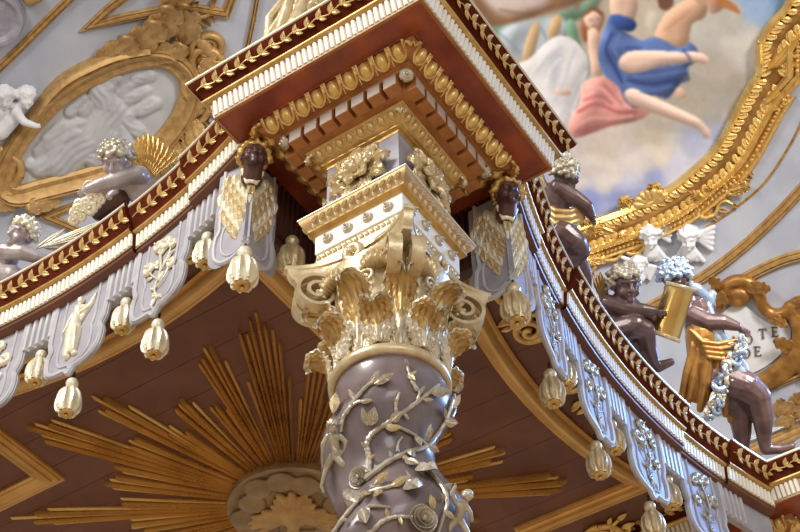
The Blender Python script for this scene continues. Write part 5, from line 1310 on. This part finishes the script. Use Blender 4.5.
# medallion with relief ---------------------------------------------------------
med = thing('oval_medallion', 'oval gilt-framed medallion with a grey relief on the left vault', 'medallion', on_dome(95, 125))
EL = [(10, 179), (24, 148), (44, 122), (66, 101), (95, 83), (124, 70), (148, 64), (165, 65), (178, 76), (181, 92), (174, 112), (160, 131), (145, 145), (120, 157), (95, 166), (66, 174), (38, 181), (18, 186)]
C = dpath(EL, 4, True); pc = sum((p for p in C), Vector())/len(C)
gx = np.linspace(0, 190, 150); gy = np.linspace(55, 195, 110)
NX0, NY0 = NX, NY
polyE = [(p.x, p.y) for p in C]
def in_poly(x, y, P):
    r = False
    for i in range(len(P)):
        x1, y1 = P[i]; x2, y2 = P[i-1]
        if (y1 > y) != (y2 > y) and x < (x2-x1)*(y-y1)/(y2-y1)+x1: r = not r
    return r
strokes = [((100, 95), (112, 112), 10), ((112, 112), (92, 140), 13), ((92, 140), (60, 165), 12), ((100, 120), (128, 118), 6), ((128, 118), (150, 100), 4), ((98, 98), (86, 112), 6), ((105, 90), (108, 88), 7), ((60, 150), (40, 168), 8), ((120, 130), (130, 150), 6), ((75, 135), (50, 150), 7), ((110, 135), (100, 160), 8), ((95, 118), (70, 128), 5), ((120, 95), (136, 82), 4), ((30, 165), (55, 172), 5), ((112, 80), (114, 78), 6), ((126, 100), (146, 92), 5), ((136, 80), (150, 76), 5), ((70, 112), (84, 100), 5), ((48, 140), (62, 128), 6), ((140, 112), (156, 104), 5), ((120, 118), (138, 132), 6), ((80, 150), (96, 162), 7), ((58, 132), (40, 152), 6)]
vs = []; ix = {}; cols = []
for j, y in enumerate(gy):
    for i, x in enumerate(gx):
        if in_poly(x, y, polyE) or any(in_poly(x+a, y+b, polyE) for a, b in ((2, 0), (-2, 0), (0, 2), (0, -2))):
            h = 0
            for (a, b, r) in strokes:
                d = Vector((b[0]-a[0], b[1]-a[1])); L2 = max(d.length_squared, 1e-6); t = max(0, min(1, ((x-a[0])*d.x+(y-a[1])*d.y)/L2))
                q = math.hypot(x-a[0]-d.x*t, y-a[1]-d.y*t)/r
                if q < 1.3: h = max(h, math.sqrt(max(0, 1-(q/1.3)**2))*min(r, 9)*.017*(1+.07*math.sin(((x-a[0])*d.y-(y-a[1])*d.x)/math.sqrt(L2)*.9+2.5*math.sin(t*4+r))))
            ix[(j, i)] = len(vs); vs.append(tuple(on_dome(x, y, .02+h)))
fsx = [(ix[(j, i)], ix[(j+1, i)], ix[(j+1, i+1)], ix[(j, i+1)]) for j in range(109) for i in range(149) if all(q in ix for q in ((j, i), (j+1, i), (j+1, i+1), (j, i+1)))]
g = G(); g.v = vs; g.f = fsx; g.build('relief', MAT['relief_grey'], med, angle=180)
w_ = 16*KD; _a = on_dome(C[0].x, C[0].y); _tt = on_dome(C[2].x, C[2].y)-_a; so = -1 if dome_n(_a).cross(_tt).dot(_a-on_dome(pc.x, pc.y)) < 0 else 1
g = dome_sweep(EL, [(so*x*KD, h) for x, h in ((-2, 0), (-2, .1), (1, .16), (6, .14), (9, .22), (13, .3), (15, .24), (16.5, .28), (18, .2), (19, 0))], 5, True)
g.build('frame', MAT['dull_gold'], med, angle=45)
topl = [(30, 118), (60, 82), (95, 62), (122, 52), (150, 47)]
dome_sweep(topl, [(-4*KD, .05), (-4*KD, .2), (-1*KD, .34), (2*KD, .3), (5*KD, .2), (6*KD, .0)], 6).build('crest_rail', MAT['dull_gold'], med, angle=50)
ac3 = acanthus_mesh([(0, 0), (.12, .3), (.2, .6), (.32, .85), (.45, .85)], .55, MAT['dull_gold'], lobes=3, nv=22, nu=13, thick=.05, vein=.014, name='acanthus_leaf', serr=.2)
for (u, v, a, s) in [(100, 62, -52, 1.1), (126, 50, -50, 1.2), (150, 40, -35, 1.2), (168, 24, -20, 1.2), (180, 6, -10, 1.1), (150, 54, -75, .9), (186, 42, -10, 1.0), (190, 34, 15, 1.0), (200, 60, -120, .9), (185, 125, -160, .8), (170, 140, -150, .9), (192, 118, -170, .9), (60, 195, 100, .8), (20, 200, 80, .8)]:
    put('acanthus_leaf', ac3, vf(u, v, R_(a), .12) @ S3(s), med)
sc3 = scroll_mesh('dull_gold', 'scroll', 1.7)
for (u, v, a, s, mi) in [(205, 62, 90, 2.4, 1), (198, 86, 120, 2.2, -1), (196, 104, 60, 2.0, 1), (4, 168, 60, 2.4, 1), (172, 22, 200, 2.0, 1), (160, 150, 150, 1.8, -1), (210, 46, 30, 2.0, -1), (186, 136, 200, 1.8, 1)]:
    put('scroll', sc3, vf(u, v, R_(a), .15) @ Matrix.Rotation(R_(90), 4, 'X') @ S3(s, s*mi, s*1.3), med)
l = []
for a, b, ra, rb in [((150, 48), (172, 26), 7, 6), ((172, 26), (182, 6), 6, 6), ((182, 6), (196, -10), 6, 6), ((185, 22), (200, 40), 6, 6), ((200, 40), (214, 56), 7, 6), ((214, 56), (206, 74), 6, 5), ((206, 74), (200, 100), 5, 7), ((200, 100), (184, 126), 7, 6), ((184, 126), (160, 148), 6, 4), ((0, 196), (40, 196), 5, 5), ((40, 196), (90, 184), 5, 6), ((90, 184), (140, 164), 6, 4), ((0, 150), (-4, 180), 6, 6)]:
    l.append(('c', on_dome(*a, .05), on_dome(*b, .05), ra*KD, rb*KD))
blob('scroll_body', l, .04, 'dull_gold', med, 4)

# white stucco putti by the medallion, left edge
root = thing('stucco_putto', 'white stucco putto at the left edge beside the oval medallion', 'relief', on_dome(12, 120))
P = lambda u, v, h=.2: on_dome(u, v, h); n = dome_n(on_dome(20, 100)); l = []
for (u, v, f_) in ((26, 98, (.5, .1)), (6, 98, (-.2, .3))):
    pr, cu = head_prims(P(u, v, .35), n+RGT*f_[0]-UPV*f_[1], UPV, 19*KD); l += pr+cu
l += [('c', P(18, 108, .3), P(12, 118, .25), 7*KD, 9*KD), ('c', P(12, 118, .25), P(0, 130, .2), 9*KD, 10*KD), ('c', P(16, 112, .4), P(24, 122, .5), 5*KD, 4*KD), ('c', P(24, 122, .5), P(36, 126, .5), 4*KD, 3*KD), ('c', P(0, 108, .25), P(-8, 125, .2), 9*KD, 9*KD), ('c', P(36, 126, .5), P(40, 127, .5), 2.6*KD, 1.6*KD), ('c', P(36, 125, .5), P(40, 124, .5), 1.4*KD, 1*KD)]
blob('body', l, .03, 'white_stucco', root, 2)
# round ornament in the top left corner
g = G(); m = vf(-8, 16, 0, .05); g.lathe([(0, .1), (.42, .1), (.5, .18), (.58, .18), (.64, .0)], 32); g.tf(m @ Matrix.Rotation(R_(90), 4, 'X')); g.build('disc', MAT['grey_paint'], thing('round_boss', 'grey round boss in the top left corner', 'boss', on_dome(-4, 18)))
l = [('e', on_dome(30, 0, .1), (6*KD, 6*KD, 5*KD)), ('e', on_dome(38, -2, .1), (5*KD, 5*KD, 4*KD)), ('e', on_dome(24, -4, .1), (5*KD, 5*KD, 4*KD))]
root = thing('gilt_leaf_boss', 'small gilt leaf ornament at the top edge, left', 'ornament', on_dome(30, 0)); blob('leaf_cluster', l, .03, 'dull_gold', root, 1)

# cartouche ---------------------------------------------------------------------
ct = thing('cartouche', 'lettered grey cartouche in a gilt scroll frame at the right edge', 'cartouche', on_dome(760, 340))
PL = [(716, 330), (724, 312), (736, 305), (748, 308), (760, 318), (775, 325), (785, 321), (791, 331), (787, 346), (774, 360), (757, 371), (735, 376), (718, 362)]
CP = [(p.x, p.y) for p in dpath(PL, 5, True)]; g = G(); n_ = len(CP)
V = [on_dome(x, y, .06) for x, y in CP]; V2 = [on_dome(x, y, 0) for x, y in CP]; c0 = on_dome(752, 342, .06)
g.add(V+[c0], [(i, (i+1) % n_, n_) for i in range(n_)]); g.add(V+V2, [(i, (i+1) % n_, (i+1) % n_+n_, i+n_) for i in range(n_)]); g.build('plate', MAT['white_stucco'], ct, angle=60)
l = []
def wob(pts, r):
    C_ = dpath(pts, 5)
    for a, b in zip(C_, C_[1:]): l.append(('c', on_dome(a.x, a.y, .12), on_dome(b.x, b.y, .12), r*1.3*KD, r*1.3*KD))
wob([(720, 306), (722, 290), (734, 281), (748, 282), (758, 292), (762, 305), (772, 314), (786, 312), (798, 302), (812, 304)], 5)
wob([(732, 296), (740, 292), (746, 298), (740, 303), (733, 302)], 3.5)
wob([(796, 318), (800, 334), (794, 352), (780, 368), (762, 380), (742, 386), (720, 380)], 6)
wob([(742, 390), (764, 386), (786, 374), (806, 352), (812, 332)], 4.5)
wob([(808, 345), (800, 362), (806, 374), (814, 366)], 4); wob([(700, 300), (712, 296), (722, 300)], 5); wob([(790, 306), (800, 316), (812, 318)], 5)
blob('scroll_frame', l, .035, 'bronze_gold', ct, 4)
for (u, v, a, s) in [(706, 300, -60, .8), (748, 284, -80, .7), (792, 306, -60, .8), (800, 350, 60, .8), (724, 292, 30, .7), (770, 312, -110, .6)]:
    put('acanthus_leaf', recolour(ac3, 'acanthus_bronze', 'bronze_gold') if 'acanthus_bronze' not in bpy.data.meshes else bpy.data.meshes['acanthus_bronze'], vf(u, v, R_(a), .2) @ S3(s*.8), ct)
# serif letters from strokes: (thick strokes as polygons), unit height 1
def bar(x0, y0, x1, y1, w): 
    d = Vector((x1-x0, y1-y0)).normalized(); q = Vector((-d.y, d.x))*w/2; return [(x0+q.x, y0+q.y), (x1+q.x, y1+q.y), (x1-q.x, y1-q.y), (x0-q.x, y0-q.y)]
def ring(cx_, cy_, rx, ry, a0, a1, w, n=14):
    o = [(cx_+rx*math.cos(a0+(a1-a0)*i/n), cy_+ry*math.sin(a0+(a1-a0)*i/n)) for i in range(n+1)]; q = [(cx_+(rx-w)*math.cos(a0+(a1-a0)*i/n), cy_+(ry-w*.55)*math.sin(a0+(a1-a0)*i/n)) for i in range(n+1)]
    return [[o[i], o[i+1], q[i+1], q[i]] for i in range(n)]
sf = lambda x, y, w=.3: bar(x-w/2, y, x+w/2, y, .06)
LET = {'T': [bar(.35, 0, .35, 1, .15), bar(0, .97, .7, .97, .07), bar(.02, .8, .02, 1, .06), bar(.68, .8, .68, 1, .06), sf(.35, .03)],
       'E': [bar(.16, 0, .16, 1, .15), bar(.0, .97, .62, .97, .07), bar(.0, .03, .66, .03, .07), bar(.16, .52, .5, .52, .06), bar(.6, .8, .6, 1, .06), bar(.63, 0, .63, .22, .06), bar(.5, .42, .5, .62, .05)],
       'D': [bar(.16, 0, .16, 1, .15), bar(.0, .97, .4, .97, .06), bar(.0, .03, .4, .03, .06)]+ring(.36, .5, .42, .5, -PI/2, PI/2, .15),
       'O': ring(.42, .5, .42, .5, 0, 2*PI, .14, 24), 'A': [bar(.05, 0, .4, 1, .06), bar(.38, 1, .72, 0, .15), bar(.18, .36, .6, .36, .06), sf(.05, .03, .22), sf(.72, .03, .26)],
       'R': [bar(.16, 0, .16, 1, .15), bar(.0, .97, .4, .97, .06), bar(.16, .48, .4, .48, .06), sf(.16, .03), bar(.38, .48, .72, .0, .14)]+ring(.36, .73, .3, .25, -PI/2, PI/2, .13), 'N': [bar(.1, 0, .1, 1, .06), bar(.08, 1, .68, 0, .14), bar(.68, 0, .68, 1, .06), sf(.1, .03, .22), sf(.68, .97, .22)]}
for ch, u, v in (('A', 724, 346), ('N', 733.5, 344.6), ('O', 745, 343), ('T', 760, 337.2), ('E', 772, 335.4), ('R', 733, 358.4), ('D', 743.5, 356.8), ('E', 755, 354.8)):
    m = vf(u, v, R_(8), .075); g = G(); h = 10.2*KD
    for q in LET[ch]: g.prism([(x*h, z*h) for x, z in q], -.0, -.02)
    g.tf(m); g.build('letter', MAT['letter'], ct, smooth=False)
# gilt husk drop low on the right vault
hk = thing('husk_ornament', 'small gilt leaf drop on the vault beside the angel\'s knee', 'ornament', on_dome(785, 413))
for (u, v, a, s) in [(776, 424, -60, .55), (780, 416, -40, .6), (786, 412, -70, .6), (790, 408, -30, .55), (776, 414, -20, .5)]: put('leaf', ac3, vf(u, v, R_(a), .06) @ S3(s), hk)

# second corner block, seen at the right edge
b2 = copy_tree(blk, Matrix.Translation((LL, 0, 0))); b2['label'] = 'second entablature block cut by the right edge under the angel\'s foot'
tag(blk, None, None, 'corner entablature blocks'); tag(b2, None, None, 'corner entablature blocks')
